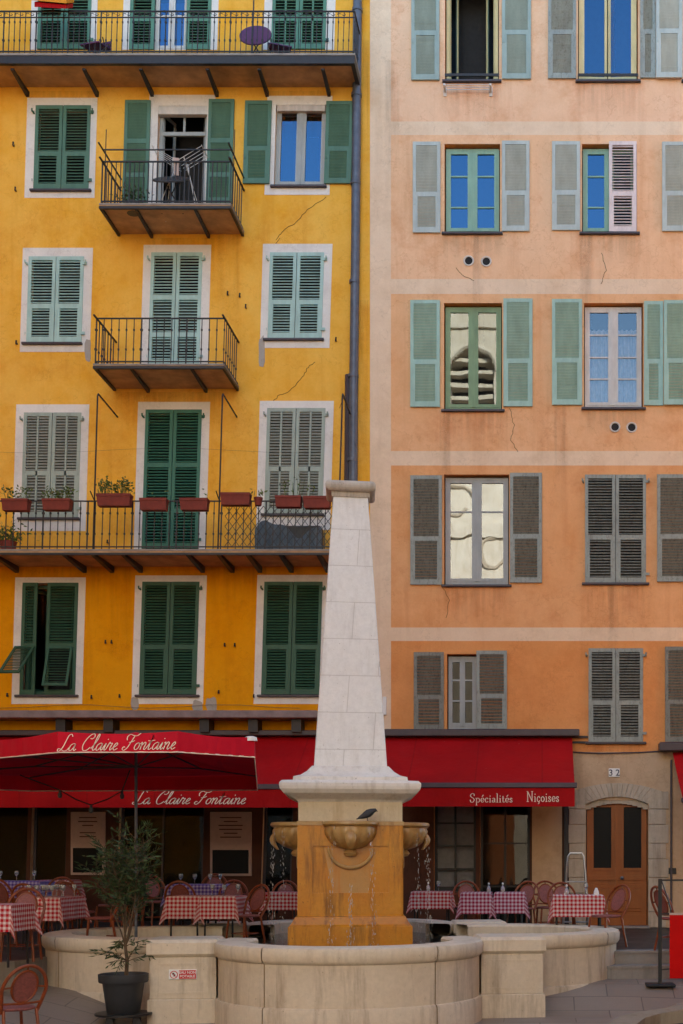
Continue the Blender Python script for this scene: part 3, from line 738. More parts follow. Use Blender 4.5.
for i in range(n):
    x = xa0+0.1+i*0.2
    for sgn in (-1, 1):
        pts = []
        for k in range(11):
            q = k/10; an = q*1.6*PI; rr = 0.045*(1-q*0.65)
            pts.append((x+sgn*(0.05-rr*math.cos(an)*0.9), -dA+0.04, zt-0.055-rr*math.sin(an)*sgn*0.6-0.01))
        r.tube(pts, 0.006, 4)
for px in (52, 253):
    x = LX(px, 10, dd); r.tube([(x, -dA+0.04, zA), (x, -dA+0.04, zA+1.9)], 0.014, 6)
side_rail(r, xa1-0.04, -dA+0.04, 0.0, zA, zt, 0.13)
r.build('railing', 'iron', balA)

def small_balcony(x0p, x1p, ytop, ybot, dep, rails, beams, name='balcony', step=0.135, knob=True, mat3='iron'):
    dd = 25-dep; z1, z0 = SZ(ytop, dd), SZ(ybot, dd)
    xa, xb = LX(x0p, ytop, dd), LX(x1p, ytop, dd)
    s = MB(LOFF, LEAN); s.cur = 1; s.box(xa, xb, -dep, 0.02, z1-0.03, z1); s.cur = 0; s.box(xa+.01, xb-.01, -dep+0.01, 0.02, z0, z1-0.03)
    s.cur = 2
    s.box(xa, xb, -dep-0.006, -dep+0.05, z0-0.045, z0-0.002); s.box(xa, xa+0.05, -dep+0.05, 0, z0-0.045, z0-0.002); s.box(xb-0.05, xb, -dep+0.05, 0, z0-0.045, z0-0.002)
    b = s.build(name, ['slab', 'slab_edge', 'iron'], lb)
    for q in beams: bracket(b, xa+(xb-xa)*q, dep-0.05, z0-0.002, 0.03, 0.08, 0.05)
    r = MB(LOFF, LEAN)
    zr = SZ(rails[0], dd)
    railing(r, xa+0.03, xb-0.03, -dep+0.04, z1, zr, step, 0.007, knob)
    for e in (xa+0.03, xb-0.03): side_rail(r, e, -dep+0.04, 0.0, z1, zr, 0.16, 0.16, knob)
    if len(rails) > 1:
        zq = SZ(rails[1], dd); r.box(xa+0.03, xb-0.03, -dep+0.03, -dep+0.05, zq-0.02, zq)
        for e in (xa+0.03, xb-0.03):
            r.box(e-0.012, e+0.012, -dep-0.2, 0, zq-0.02, zq)
            r.tube([(e+0.05, -dep+0.04, z1), (e+0.05, -dep+0.04, zq+0.36)], 0.009, 6)
    r.build('railing', 'iron', b)
    return b
small_balcony(99, 231, 203, 206, 1.08, (160, 148), (0.27, 0.72), step=0.085, knob=False)
small_balcony(93, 224.5, 363.5, 366, 1.15, (317,), (0.28, 0.74), step=0.14)

# long third-storey balcony
dD = 1.15; dd = 25-dD
zD, zDb = SZ(549, dd), SZ(552.5, dd); xd0, xd1 = LB0-0.3, LX(333, 549, dd)
s = MB(LOFF, LEAN); s.cur = 1; s.box(xd0, xd1, -dD, 0.02, zD-0.03, zD); s.cur = 0; s.box(xd0, xd1-.01, -dD+0.01, 0.02, zDb, zD-0.03)
s.cur = 2; s.box(xd0, xd1, -dD+0.005, -dD+0.05, zDb-0.04, zDb-0.002)
balD = s.build('balcony', ['slab', 'slab_edge', 'iron'], lb)
for px in (-70, -8, 63, 92, 122, 187, 218, 247, 280, 318): bracket(balD, LX(px, 551, dd), dD-0.06, zDb-0.002, 0.04, 0.12, 0.075)
r = MB(LOFF, LEAN); zr = SZ(500, dd)
railing(r, xd0, xd1-0.03, -dD+0.04, zD, zr, 0.137, 0.007)
side_rail(r, xd1-0.03, -dD+0.04, 0, zD, zr)
for px in (95, 220, 340):
    x = LX(px, 470, dd); zq = SZ(393, dd)
    r.tube([(x, -dD+0.02, zD), (x, -dD+0.02, zq-0.05), (x, -dD+0.05, zq), (x, -0.0, zq-0.05)], 0.016, 6)
    r.tube([(x, -dD+0.04, zr-0.02), (x-0.02, -dD-0.16, zr+0.12)], 0.01, 5)
r.build('railing', 'iron', balD)
# trellis of crossed wires on the right part of the rail
tr = MB(LOFF, LEAN); x0, x1 = LX(224, 520, dd), LX(331, 520, dd); y = -dD+0.075
n = 14; w = (x1-x0)/n; hh = (zr-0.1-zD-0.05)/4
for i in range(n):
    for j in range(4):
        z = zD+0.06+j*hh
        tr.obox((x0+i*w, y, z), (x0+(i+1)*w, y, z+hh), 0.010, 0.010); tr.obox((x0+i*w, y+.012, z+hh), (x0+(i+1)*w, y+.012, z), 0.010, 0.010)
tr.build('trellis', 'iron', balD)

# rain pipe
p = MB(LOFF, 0)
def PP(px, py): return (SX(px, 24.9), -0.10, SZ(py, 24.9))
p.tube([PP(358.5, -120), PP(357.5, 0), PP(355.5, 240), PP(353.5, 400), PP(352.5, 745)], 0.085, 12)
for py in (10, 95, 183, 282, 376, 460):
    x, yy, z = PP(357.5-py*0.011, py); p.lathe([(0.086, -0.03), (0.10, -0.03), (0.10, 0.03), (0.086, 0.03)], (x, yy, z), 12)
p.build('rain_pipe', 'pipe', lb, smooth=True)
p = MB(LOFF, 0); p.tube([(SX(348.5), -0.05, SZ(376)), (SX(347), -0.05, SZ(560))], 0.06, 8); p.build('service_duct', 'dark_metal', lb)

# cracks, cement patches, hooks on the yellow wall
def crack(pts):
    c = MB(LOFF, 0); rings = []
    q = []
    for i in range(len(pts)-1):
        for s in range(5):
            f = s/5; q.append((pts[i][0]*(1-f)+pts[i+1][0]*f+random.uniform(-.7, .7), pts[i][1]*(1-f)+pts[i+1][1]*f+random.uniform(-.7, .7)))
    q.append(pts[-1])
    for i in range(len(q)-1):
        a = (SX(q[i][0]), -0.001, SZ(q[i][1])); b = (SX(q[i+1][0]), -0.001, SZ(q[i+1][1]))
        c.obox(a, b, 0.006+0.008*random.random(), 0.008)
    c.build('crack', 'crack', lb)
crack([(270, 405), (278, 396), (290, 391), (303, 377), (308, 367), (315, 362)])
crack([(276, 240), (284, 230), (295, 224), (308, 209), (326, 197)])
crack([(339, 408), (345, 395), (350, 380)])
crack([(270, 253), (280, 238)])
for (x0, x1, y0, y1) in ((258.5, 265.5, 336, 369), (84.5, 91, 339, 362), (192, 203, 700, 713), (206, 217, 697, 714), (131, 139, 697, 711)):
    c = MB(LOFF, 0); n = 14; pts = []
    cx, cy = (x0+x1)/2, (y0+y1)/2
    for k in range(n):
        a = 2*PI*k/n; j = random.uniform(0.8, 1.08); e = 0.6
        pts.append((SX(cx+(x1-x0)/2*j*math.copysign(abs(math.cos(a))**e, math.cos(a))), SZ(cy+(y1-y0)/2*j*math.copysign(abs(math.sin(a))**e, math.sin(a)))))
    c.loft([[(x, -0.010, z) for x, z in pts], [(x, 0.01, z) for x, z in pts]])
    c.build('cement_patch', 'patch', lb)
for px, py in ((8, 696), (92, 698), (120, 697), (219, 693), (254, 697), (108, 543), (336, 341), (17, 344), (246, 308), (106, 643), (112, 643), (225, 646), (235, 646), (14, 146), (16, 191), (240, 297), (228, 295)):
    c = MB(LOFF, 0); x, z = SX(px), SZ(py)
    c.tube([(x, 0, z), (x, -0.05, z-0.01), (x+0.01, -0.06, z+0.05)], 0.016, 6); c.build('wall_hook', 'iron', lb)
wr = MB(LOFF, 0)
wr.tube([(SX(-30), -0.03, SZ(451))] + [(SX(-30+i*38), -0.03, SZ(451+2.5*math.sin(i*0.9))) for i in range(1, 10)], 0.0018, 4)
wr.tube([(SX(-30), -0.025, SZ(706))] + [(SX(-30+i*30), -0.025, SZ(706.5+1.8*math.sin(i*1.3))) for i in range(1, 12)], 0.004, 4)
wr.build('cable', 'dark_metal', lb)

# shopfront of the restaurant
def shop_glass(parent, off, lean, o, cols, rows, fmat='dark_metal', y=0.12):
    a, b, c, d = o; mb = MB(off, lean)
    mb.box(a, a+0.05, y, y+0.06, c, d); mb.box(b-0.05, b, y, y+0.06, c, d); mb.box(a+.05, b-.05, y, y+0.06, d-0.06, d); mb.box(a+.05, b-.05, y, y+0.06, c, c+0.10)
    for i in range(1, cols):
        x = a+(b-a)*i/cols; mb.box(x-0.02, x+0.02, y+.003, y+0.05, c+.1, d-.06)
    for i in range(1, rows):
        z = c+(d-c)*i/rows; mb.box(a+.05, b-.05, y+.006, y+0.045, z-0.015, z+0.015)
    w = mb.build('shop_window', fmat, parent)
    g = MB(off, lean); g.quad((a+.05,y+.03,c+.1),(b-.05,y+.03,c+.1),(b-.05,y+.03,d-.06),(a+.05,y+.03,d-.06)); g.build('pane', 'glass_shop', w)
    return w
for i, o in enumerate(SHOPL): shop_glass(lb, LOFF, LEAN, o, 1 if i in (1, 2, 4) else 2, 1)
def menu_board(x0, x1, y0, y1, scr, label):
    x0, x1 = SX(x0), SX(x1); z0, z1 = SZ(y1), SZ(y0)
    b = thing('menu_board', label, 'menu board', ((x0+x1)/2, -0.02, z0))
    off = b.location
    m = MB(off); m.bbox(x0, x1, -0.07, -0.012, z0, z1, 0.008); m.build('board', 'menu', b)
    s = MB(off); s.bbox(x0+0.05, x1-0.05, -0.095, -0.071, z0+0.05, z0+scr, 0.006); s.build('screen', 'screen', b)
    l = MB(off)
    zz = z1-0.12
    while zz > z0+scr+0.1:
        w = (x1-x0)*random.uniform(0.12, 0.3); cx = (x0+x1)/2
        l.box(cx-w, cx+w, -0.073, -0.0705, zz, zz+0.02); zz -= 0.075 if random.random() < 0.8 else 0.14
    l.build('menu_print', 'brown_front', b)
menu_board(211, 252, 812, 876, 0.5, 'pale menu board with a black screen on the shopfront wall behind the gingham tables')
menu_board(72, 106, 812, 875, 0.52, 'pale menu board with a black screen behind the potted shrub')
vb = MB(LOFF, 0); vb.bbox(SX(263), SX(278), -0.03, -0.002, SZ(913), SZ(905), 0.005); vb.build('vent_grille', 'screen', lb)

# ledge above the awning
l = MB(LOFF, 0); l.bbox(SX(-200), SX(322), -0.55, 0.0, SZ(721), SZ(713.5), 0.015)
l.build('awning_ledge', 'zinc', lb)
for px in (-30, 68, 115, 209.5, 257.5, 300):
    b = MB(LOFF, 0); b.box(SX(px)-0.09, SX(px)+0.09, -0.40, 0.0, SZ(734), SZ(721.2)); b.build('ledge_bracket', 'iron', lb)

# ------------------------------------------------------------------ peach house
RB0, RB1 = SX(370), SX(900)
ROFF = ((RB0+RB1)/2, 0, 0.7)
rbld = thing('peach_house', 'tall peach and orange house with cream bands and pale shutters', 'house', ROFF)
def rr(x0, x1, y0, y1): return (SX(x0), SX(x1), SZ(y1), SZ(y0))
def rx(px): return SX(px)
R = {}
R['00'] = rr(445, 499, -30, 81); R['01'] = rr(578, 638, -30, 81); R['02'] = rr(684, 742, -30, 81)
R['10'] = rr(444.5, 500, 144, 233); R['11'] = rr(582, 637, 144, 233); R['12'] = rr(692, 748, 144, 233)
R['20'] = rr(444, 502, 303, 410); R['21'] = rr(584, 643, 303, 408); R['22'] = rr(694, 752, 303, 408)
R['30'] = rr(444, 509, 474.5, 585); R['31'] = rr(585, 646, 475, 583); R['32'] = rr(688, 750, 475, 583)
R['40'] = rr(447, 477, 654, 730); R['41'] = rr(588.5, 643, 648.5, 742); R['42'] = rr(694, 750, 648, 742)
DOOR = rr(586, 648, 800, 930)
SHOPR = [rr(434, 476, 800, 892), rr(480, 530, 800, 930)]
bands = [(121.5, 135), (279, 294), (451, 465.5), (627.5, 641)]
cz = []
for a, b in bands: cz += [SZ(a), SZ(b)]
zq = SZ(752)
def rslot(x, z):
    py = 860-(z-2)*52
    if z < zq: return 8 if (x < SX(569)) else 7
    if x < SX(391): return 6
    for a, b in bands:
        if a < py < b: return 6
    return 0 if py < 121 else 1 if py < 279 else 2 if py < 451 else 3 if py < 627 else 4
wb = MB(ROFF)
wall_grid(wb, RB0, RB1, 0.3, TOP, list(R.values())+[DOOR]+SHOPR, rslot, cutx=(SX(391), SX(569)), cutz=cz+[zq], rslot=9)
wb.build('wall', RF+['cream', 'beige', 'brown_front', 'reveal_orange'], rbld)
cb = MB(ROFF); cb.box(RB0, RB1, 0.9, 10, 0.3, TOP); cb.box(RB1-0.3, RB1, 0.02, 0.9, 0.3, TOP); cb.build('interior_core', 'interior', rbld)
rb = MB(ROFF); rb.box(RB0+0.3, RB1+.3, -0.4, 10.2, TOP, TOP+0.2); rb.quad((RB0+.3,-0.4,TOP+.22),(RB1+.3,-0.4,TOP+.22),(RB1+.3,5,TOP+1.7),(RB0+.3,5,TOP+1.7))
rb.quad((RB0+.3,5,TOP+1.7),(RB1+.3,5,TOP+1.7),(RB1+.3,10.2,TOP+.22),(RB0+.3,10.2,TOP+.22)); rb.build('roof', 'roof', rbld)
def rsh(x0, x1, y0, y1, mat, y=-0.05, **kw): return add_shutter(rbld, ROFF, 0, SX(x0), SX(x1), SZ(y1), SZ(y0), y, mat, **kw)
def rwin(k, mat, rows, **kw):
    o = R[k]; w = window(rbld, ROFF, 0, o[0]+0.02, o[1]-0.02, o[2]+0.02, o[3]-0.03, mat, rows, y=kw.pop('y', 0.12), **kw)
    sill(rbld, ROFF, 0, o[0]-0.05, o[1]+0.05, o[2]); return w
# row 0
rsh(411.5, 439.5, -30, 81, 'sh_bluegrey'); rsh(502, 531, -30, 80, 'sh_bluegrey')
rwin('00', 'fr_cream', 1, opened=[(-1, 1.25), (1, -1.15)])
rsh(548, 576, -30, 79.5, 'sh_grey'); rwin('01', 'fr_cream', 1, opened=[(-1, 0.05), (1, -0.05)], glass='glass')
rsh(640, 655.5, -30, 79, 'sh_grey'); rsh(655.8, 682, -30, 80, 'sh_palegrey', y=-0.09)
rwin('02', 'fr_cream', 1)
for k in ('00', '01'):
    b = MB(ROFF); o = R[k]; b.box(o[0], o[1], -0.03, -0.005, o[2]+0.08, o[2]+0.13); b.build('window_bar', 'iron', rbld)
# row 1
rsh(413, 440.5, 143, 233.5, 'sh_palegrey'); rsh(502, 529.5, 142, 232, 'sh_palegrey')
rwin('10', 'fr_mint', [0.28, 0.70])
rsh(552, 580, 142.5, 231, 'sh_palegrey'); rwin('11', 'fr_mint', [0.28, 0.70]); rsh(609, 636.5, 142, 232, 'sh_pink', y=-0.03, label='pinkish white shutter left half closed')
rsh(662, 690, 143, 232, 'sh_palegrey'); rwin('12', 'fr_mint', [0.28, 0.70])
# row 2
rsh(410.5, 440, 301, 407.5, 'sh_r2'); rsh(503.5, 532.5, 299.5, 407, 'sh_r2'); rwin('20', 'fr_green', 1, glass='glass_old')
rsh(552, 582, 300, 405.5, 'sh_r2'); rwin('21', 'fr_white', [0.26, 0.5, 0.75], curtain=0.80, glass='glass_old')
rsh(644, 663, 302, 406, 'sh_r2'); rsh(663.5, 692, 302, 406, 'sh_r2', y=-0.09); rwin('22', 'fr_green', 1)
# row 3
rsh(410.5, 442, 476, 585, 'sh_grey', slat='sh_weather'); rsh(510, 542, 473.5, 583, 'sh_grey', slat='sh_weather'); rwin('30', 'fr_grey', [0.70], glass='glass_wavy')
def rpair(k, mat, **kw):
    a, b, c, d = R[k]; m = (a+b)/2
    add_shutter(rbld, ROFF, 0, a, m-0.005, c, d, -0.03, mat, hs=-1, **kw); add_shutter(rbld, ROFF, 0, m+0.005, b, c, d, -0.03, mat, hs=1, **kw)
    sill(rbld, ROFF, 0, a-0.06, b+0.06, c)
rpair('31', 'sh_grey', slat='sh_weather')
rsh(657, 688, 475, 582, 'sh_grey', slat='sh_weather'); rwin('32', 'fr_grey', [0.7])
# row 4
rsh(414, 444, 652.5, 730, 'sh_weather'); rsh(476.5, 507, 651, 729, 'sh_grey', slat='sh_weather'); rwin('40', 'fr_grey', [0.36, 0.7], glass='glass_shop')
rpair('41', 'sh_grey', slat='sh_weather'); rsh(665, 694, 647, 742, 'sh_weather'); rwin('42', 'fr_grey', 1)
for px, py in ((468.7, 261), (486.3, 261.7), (615, 427.2), (631.7, 427.6)):
    v = MB(ROFF); x, z = SX(px), SZ(py)
    pts = [(x+0.088*math.cos(2*PI*k/20), -0.010, z+0.088*math.sin(2*PI*k/20)) for k in range(20)]
    v.cur = 0; v.tube(pts, 0.016, 6, closed=True)
    v.cur = 1; v.loft([[(x+0.085*math.cos(2*PI*k/20), yy, z+0.085*math.sin(2*PI*k/20)) for k in range(20)] for yy in (-0.008, 0.0)])
    v.build('air_vent', ['fr_white', 'interior'], rbld)
c = MB(ROFF); c.tube([(SX(569), -0.03, SZ(752)), (SX(600), -0.03, SZ(753.5)), (SX(640), -0.03, SZ(752.5)), (SX(672), -0.03, SZ(750.5)), (SX(740), -0.03, SZ(750))], 0.012, 5)
c.tube([(SX(671), -0.05, SZ(760)), (SX(671), -0.05, SZ(925))], 0.022, 6); c.build('cable', 'dark_metal', rbld)
c = MB(ROFF)
for (a, b, x0, x1) in ((741.5, 743.5, 569, 588), (736, 738, 569, 588)): c.box(SX(x0), SX(x1), -0.04, -0.004, SZ(b), SZ(a))
c.build('wall_bar', 'iron', rbld)
c = MB(ROFF); c.bbox(SX(663.5), SX(676), -0.03, -0.002, SZ(874), SZ(868), 0.005); c.build('letter_plate', 'black', rbld)
c = MB(ROFF); c.bbox(SX(383), SX(386.5), -0.05, -0.002, SZ(715), SZ(697), 0.005); c.build('wall_fitting', 'white_plate', rbld)
for o, cl, rw in ((SHOPR[0], 2, 4), (SHOPR[1], 2, 3)): shop_glass(rbld, ROFF, 0, o, cl, rw, 'black')
c = MB(ROFF); o = SHOPR[0]; c.quad((o[0]+.05,.24,o[2]+.1),(o[1]-.05,.24,o[2]+.1),(o[1]-.05,.24,o[3]),(o[0]+.05,.24,o[3])); c.build('window_blind', 'curtain', rbld)
c = MB(ROFF); c.bbox(SX(532), SX(562), -0.03, -0.002, 0.72, SZ(806), 0.01); c.build('beige_panel', 'beige', rbld)
c = MB(ROFF); c.box(SX(564), SX(568.5), -0.06, -0.002, 0.72, SZ(770)); c.build('shop_post', 'iron', rbld)
def stain(parent, off, x0, x1, z1, h, mat):
    mb = MB(off); mb.quad((x0, -0.002, z1-h), (x1, -0.002, z1-h), (x1, -0.002, z1), (x0, -0.002, z1))
    mb.build('wall_stain', mat, parent, uv=[(0, 0), (1, 0), (1, 1), (0, 1)])
for k, h, mt in (('00', .8, 'stain_orange'), ('01', .75, 'stain_orange'), ('10', .5, 'stain_grey'), ('11', .6, 'stain_grey'), ('20', .7, 'stain_orange'), ('21', .5, 'stain_grey'), ('30', .75, 'stain_orange'), ('31', .8, 'stain_orange'), ('32', .8, 'stain_orange'), ('41', .3, 'stain_orange')):
    o = R[k]; stain(rbld, ROFF, o[0]-0.12, o[1]+0.12, o[2]-0.046, h, mt)
for px, w_, y0, h in ((610, 5, 0, 2.2), (478, 6, 233, 2.4), (585, 7, 233, 2.6), (445, 6, 408, 3.2), (612, 8, 583, 1.8), (392, 8, 60, 3.0), (560, 6, 405, 2.0)):
    stain(rbld, ROFF, SX(px-w_), SX(px+w_), SZ(y0), h, 'stain_grey')
for px, w_, y0, h in ((60, 38, 91, 1.2), (180, 40, 238, 1.0), (300, 36, 91, 0.9), (170, 60, 392, 0.8), (60, 50, 565, 1.2), (230, 80, 565, 1.0), (120, 12, 565, 2.2), (228, 12, 200, 3.0), (348, 8, 380, 3.0), (364, 5, 40, 4.0), (364, 5, 300, 5.0)):
    stain(lb, LOFF, SX(px-w_), SX(px+w_), SZ(y0), h, 'stain_ochre')
_lb = lb; lb = rbld; LOFF_, LOFF = LOFF, ROFF
crack([(510, 408), (514, 425), (511, 440), (518, 452)]); crack([(442, 585), (449, 600), (446, 618)]); crack([(602, 253), (606, 270), (601, 284)]); crack([(456, 268), (462, 275), (474, 281)])
lb = _lb; LOFF = LOFF_
# entrance door under a stone arch
a, b, c0, d0 = DOOR
spring = SZ(803); crown = SZ(796)
c = MB(ROFF)
def archz(x, z0, rise): u = (x-(a+b)/2)/((b-a)/2); return z0+rise*(1-u*u)
n = 16; ext = 0.30
for i in range(n):                                      # voussoirs
    u0, u1 = -1+2*i/n, -1+2*(i+1)/n
    m = (a+b)/2; hw = (b-a)/2; H = hw+ext*0.9
    def P(u, outer):
        return (m+u*(H if outer else hw), (spring+0.22+0.16*(1-u*u)) if outer else (spring-0.02+0.14*(1-u*u)))
    g = 0.06/n
    q = [P(u0+g, False), P(u1-g, False), P(u1-g, True), P(u0+g, True)]
    c.loft([[(x, -0.05, z) for x, z in q], [(x, 0.10, z) for x, z in q]])
for x0, x1 in ((a-0.32, a-0.01), (b+0.01, b+0.34)):
    z = 0.7; k = 0
    while z < spring+0.2:
        h = 0.36 if k % 2 else 0.30; e = 0.05 if k % 2 else 0.0
        xl, xr = (x0-e, x1) if x0 < a else (x0, x1+e)
        c.bbox(xl, xr, -0.044, 0.2, z+0.004, min(z+h, spring+0.22)-0.004, 0.008); z += h; k += 1
c.build('door_surround', 'quoin', rbld)
dr = MB(ROFF); m = (a+b)/2
lintel = MB(ROFF)
for i in range(12):
    x0, x1 = a+(b-a)*i/12, a+(b-a)*(i+1)/12
    z0l = archz((x0+x1)/2, spring-0.14, 0.13)
    lintel.box(x0, x1, 0.02, 0.2, z0l, spring+0.2)
lintel.build('door_head', 'quoin', rbld)
panes = MB(ROFF)
for x0, x1 in ((a+0.02, m-0.004), (m+0.004, b-0.02)):
    y = 0.10; zt = spring+0.0
    px0, px1, pz0, pz1 = x0+0.13, x1-0.10, SZ(868), SZ(807)
    dr.box(x0, px0, y, y+0.05, 0.72, zt); dr.box(px1, x1, y, y+0.05, 0.72, zt)
    dr.box(px0, px1, y, y+0.05, pz1, zt); dr.box(px0, px1, y, y+0.05, 0.72, pz0)
    dr.box(px0-.02, px1+.02, y-0.02, y, pz0-0.05, pz0); dr.box(px0-.02, px1+.02, y-0.015, y, pz1, pz1+0.03)
    dr.box(px0-.02, px0, y-0.015, y, pz0, pz1); dr.box(px1, px1+.02, y-0.015, y, pz0, pz1)
    dr.bbox(px0, px1, y-0.02, y, 1.0, SZ(884), 0.012)                # raised lower panel
    dr.bbox(px0+.03, px1-.03, y-0.035, y-.02, 1.06, SZ(888), 0.012)
    dr.box(x0+.01, x1-.01, y-0.025, y, 0.74, 0.94)
    dr.box(x0+.01, x1-.01, y-0.028, y, SZ(880), SZ(875.5))
    panes.quad((px0,y+.03,pz0),(px1,y+.03,pz0),(px1,y+.03,pz1),(px0,y+.03,pz1))
dr.box(m-0.03, m+0.03, 0.065, 0.10, 0.72, spring)
door = dr.build('entrance_door', 'door_wood', rbld)
panes.build('pane', 'screen', door)
h = MB(ROFF); h.lathe([(0.0, 0), (0.035, 0.005), (0.03, 0.03), (0.0, 0.04)], (0, 0, 0), 10)
for v in h.v: v.xyz = (m+0.10+v.x, 0.06-v.z, SZ(878)+v.y)
h.build('handle', 'pipe', door, smooth=True)
th = MB(ROFF); th.bbox(a-0.02, b+0.02, -0.25, 0.2, 0.66, 0.735, 0.01); th.build('doorstep', 'step', rbld)

def text_mesh(txt, size, name, mat, parent, mtx, off, extrude=0.002, align='CENTER'):
    cu = bpy.data.curves.new(name, 'FONT'); cu.body = txt; cu.size = size; cu.align_x = align; cu.extrude = extrude; cu.offset = size*0.012
    o = bpy.data.objects.new(name+'_tmp', cu); col.objects.link(o)
    bpy.context.view_layer.update()
    me = bpy.data.meshes.new_from_object(o.evaluated_get(bpy.context.evaluated_depsgraph_get()))
    bpy.data.objects.remove(o)
    me.transform(Matrix.Translation(-Vector(off)) @ mtx); me.materials.clear(); me.materials.append(M[mat])
    r = bpy.data.objects.new(name, me); col.objects.link(r); r.parent = parent
    return r
UP = Matrix.Rotation(PI/2, 4, 'X')
npx, npz = SX(614.2), SZ(777)
nr = thing('house_number', 'small white plate with the number 32 above the arched wooden door', 'number plate', (npx, -0.01, npz))
b = MB((npx, -0.01, npz)); b.bbox(npx-0.105, npx+0.105, -0.022, -0.004, npz, npz+0.165, 0.005); b.build('plate', 'white_plate', nr)
text_mesh('3 2', 0.17, 'numerals', 'navy', nr, Matrix.Translation((npx, -0.0245, npz+0.024)) @ UP, (npx, -0.01, npz))

# ------------------------------------------------------------------ lettering drawn stroke by stroke
SCRIPT = {

 'L': (1.7, [[(1.75,1.95),(1.45,2.3),(1.1,2.15),(0.95,1.5),(0.8,0.6),(0.45,0.0),(0.1,0.05),(0.15,0.32),(0.6,0.22),(1.1,0.0),(1.6,0.1),(1.8,0.45)]]),
 'a': (1.15, [[(0.9,0.85),(0.6,1.0),(0.2,0.75),(0.12,0.25),(0.35,0.0),(0.7,0.3),(0.92,0.95)], [(0.92,0.95),(0.85,0.3),(1.0,0.0),(1.25,0.25)]]),
 'C': (1.65, [[(1.0,1.7),(1.3,1.6),(1.6,1.9),(1.4,2.3),(0.9,2.15),(0.4,1.5),(0.2,0.7),(0.5,0.05),(1.05,0.05),(1.5,0.45)]]),
 'l': (0.62, [[(-0.05,0.25),(0.45,1.2),(0.62,2.05),(0.45,2.25),(0.3,1.6),(0.25,0.4),(0.4,0.0),(0.7,0.25)]]),
 'i': (0.55, [[(-0.05,0.25),(0.25,0.98),(0.2,0.3),(0.33,0.0),(0.6,0.25)], [(0.3,1.45),(0.38,1.55)]]),
 'r': (0.82, [[(-0.05,0.25),(0.2,1.1),(0.35,0.92),(0.65,0.95),(0.52,0.35),(0.62,0.0),(0.88,0.25)]]),
 'e': (0.8, [[(-0.05,0.25),(0.4,0.5),(0.65,0.8),(0.45,1.0),(0.2,0.7),(0.18,0.25),(0.42,0.0),(0.85,0.25)]]),
 'F': (1.75, [[(1.35,1.95),(1.05,1.0),(0.8,0.3),(0.4,-0.05),(0.05,0.15),(0.2,0.45),(0.45,0.35)], [(0.35,1.35),(0.2,1.8),(0.55,2.15),(1.1,2.0),(1.7,1.95),(2.15,2.3)], [(0.75,1.05),(1.2,1.1),(1.6,1.3)]]),
 'o': (0.95, [[(0.6,1.0),(0.22,0.8),(0.12,0.3),(0.4,0.0),(0.75,0.25),(0.8,0.7),(0.55,1.0),(0.72,0.82),(1.0,0.85)]]),
 'n': (1.05, [[(-0.05,0.85),(0.15,1.0),(0.15,0.0)], [(0.15,0.5),(0.5,1.0),(0.75,0.85),(0.68,0.25),(0.82,0.0),(1.1,0.25)]]),
 't': (0.78, [[(-0.05,0.25),(0.3,1.0),(0.42,1.95)], [(0.42,1.95),(0.3,0.4),(0.42,0.0),(0.82,0.25)], [(-0.15,1.22),(0.4,1.22),(0.95,1.3)]]),
}
def cm(pts, k=5):
    P = [Vector((p[0], p[1])) for p in pts]; out = []
    for i in range(len(P)-1):
        p0 = P[max(0,i-1)]; p1 = P[i]; p2 = P[i+1]; p3 = P[min(len(P)-1,i+2)]
        for s in range(k):
            t = s/k
            out.append(0.5*((2*p1)+(p2-p0)*t+(2*p0-5*p1+4*p2-p3)*t*t+(3*p1-p0-3*p2+p3)*t**3))
    out.append(P[-1]); return out
def strokes(mb, font, txt, width, origin, ux, uz, out, slant=0.45, thin=0.10, thick=0.20, space=0.75, gap=0.06, smooth=True, tall=1.0):
    """letters as 2 mm thick ribbons in the plane (ux, uz)"""
    tot = sum(space if ch == ' ' else font[ch][0]+gap for ch in txt); k = width/tot
    ux, uz, out = Vector(ux), Vector(uz), Vector(out); org = Vector(origin); x = 0
    for ch in txt:
        if ch == ' ': x += space; continue
        adv, sts = font[ch]
        for st in sts:
            P = cm(st) if smooth and len(st) > 2 else [Vector(p) for p in st]
            Q = [Vector((x+p.x+slant*p.y, p.y)) for p in P]
            L, Rr = [], []
            for i, q in enumerate(Q):
                t = (Q[min(i+1, len(Q)-1)]-Q[max(i-1, 0)])
                if t.length < 1e-6: t = Vector((1, 0))
                t.normalize(); nn = Vector((-t.y, t.x)); w = (thin+(thick-thin)*abs(t.y)**1.5)/2
                L.append(q+nn*w); Rr.append(q-nn*w)
            for i in range(len(Q)-1):
                c4 = [L[i], L[i+1], Rr[i+1], Rr[i]]
                f = [org+ux*(p.x*k)+uz*(p.y*k*tall)+out*0.004 for p in c4]; mb.quad(*f)
        x += adv+gap
    return k
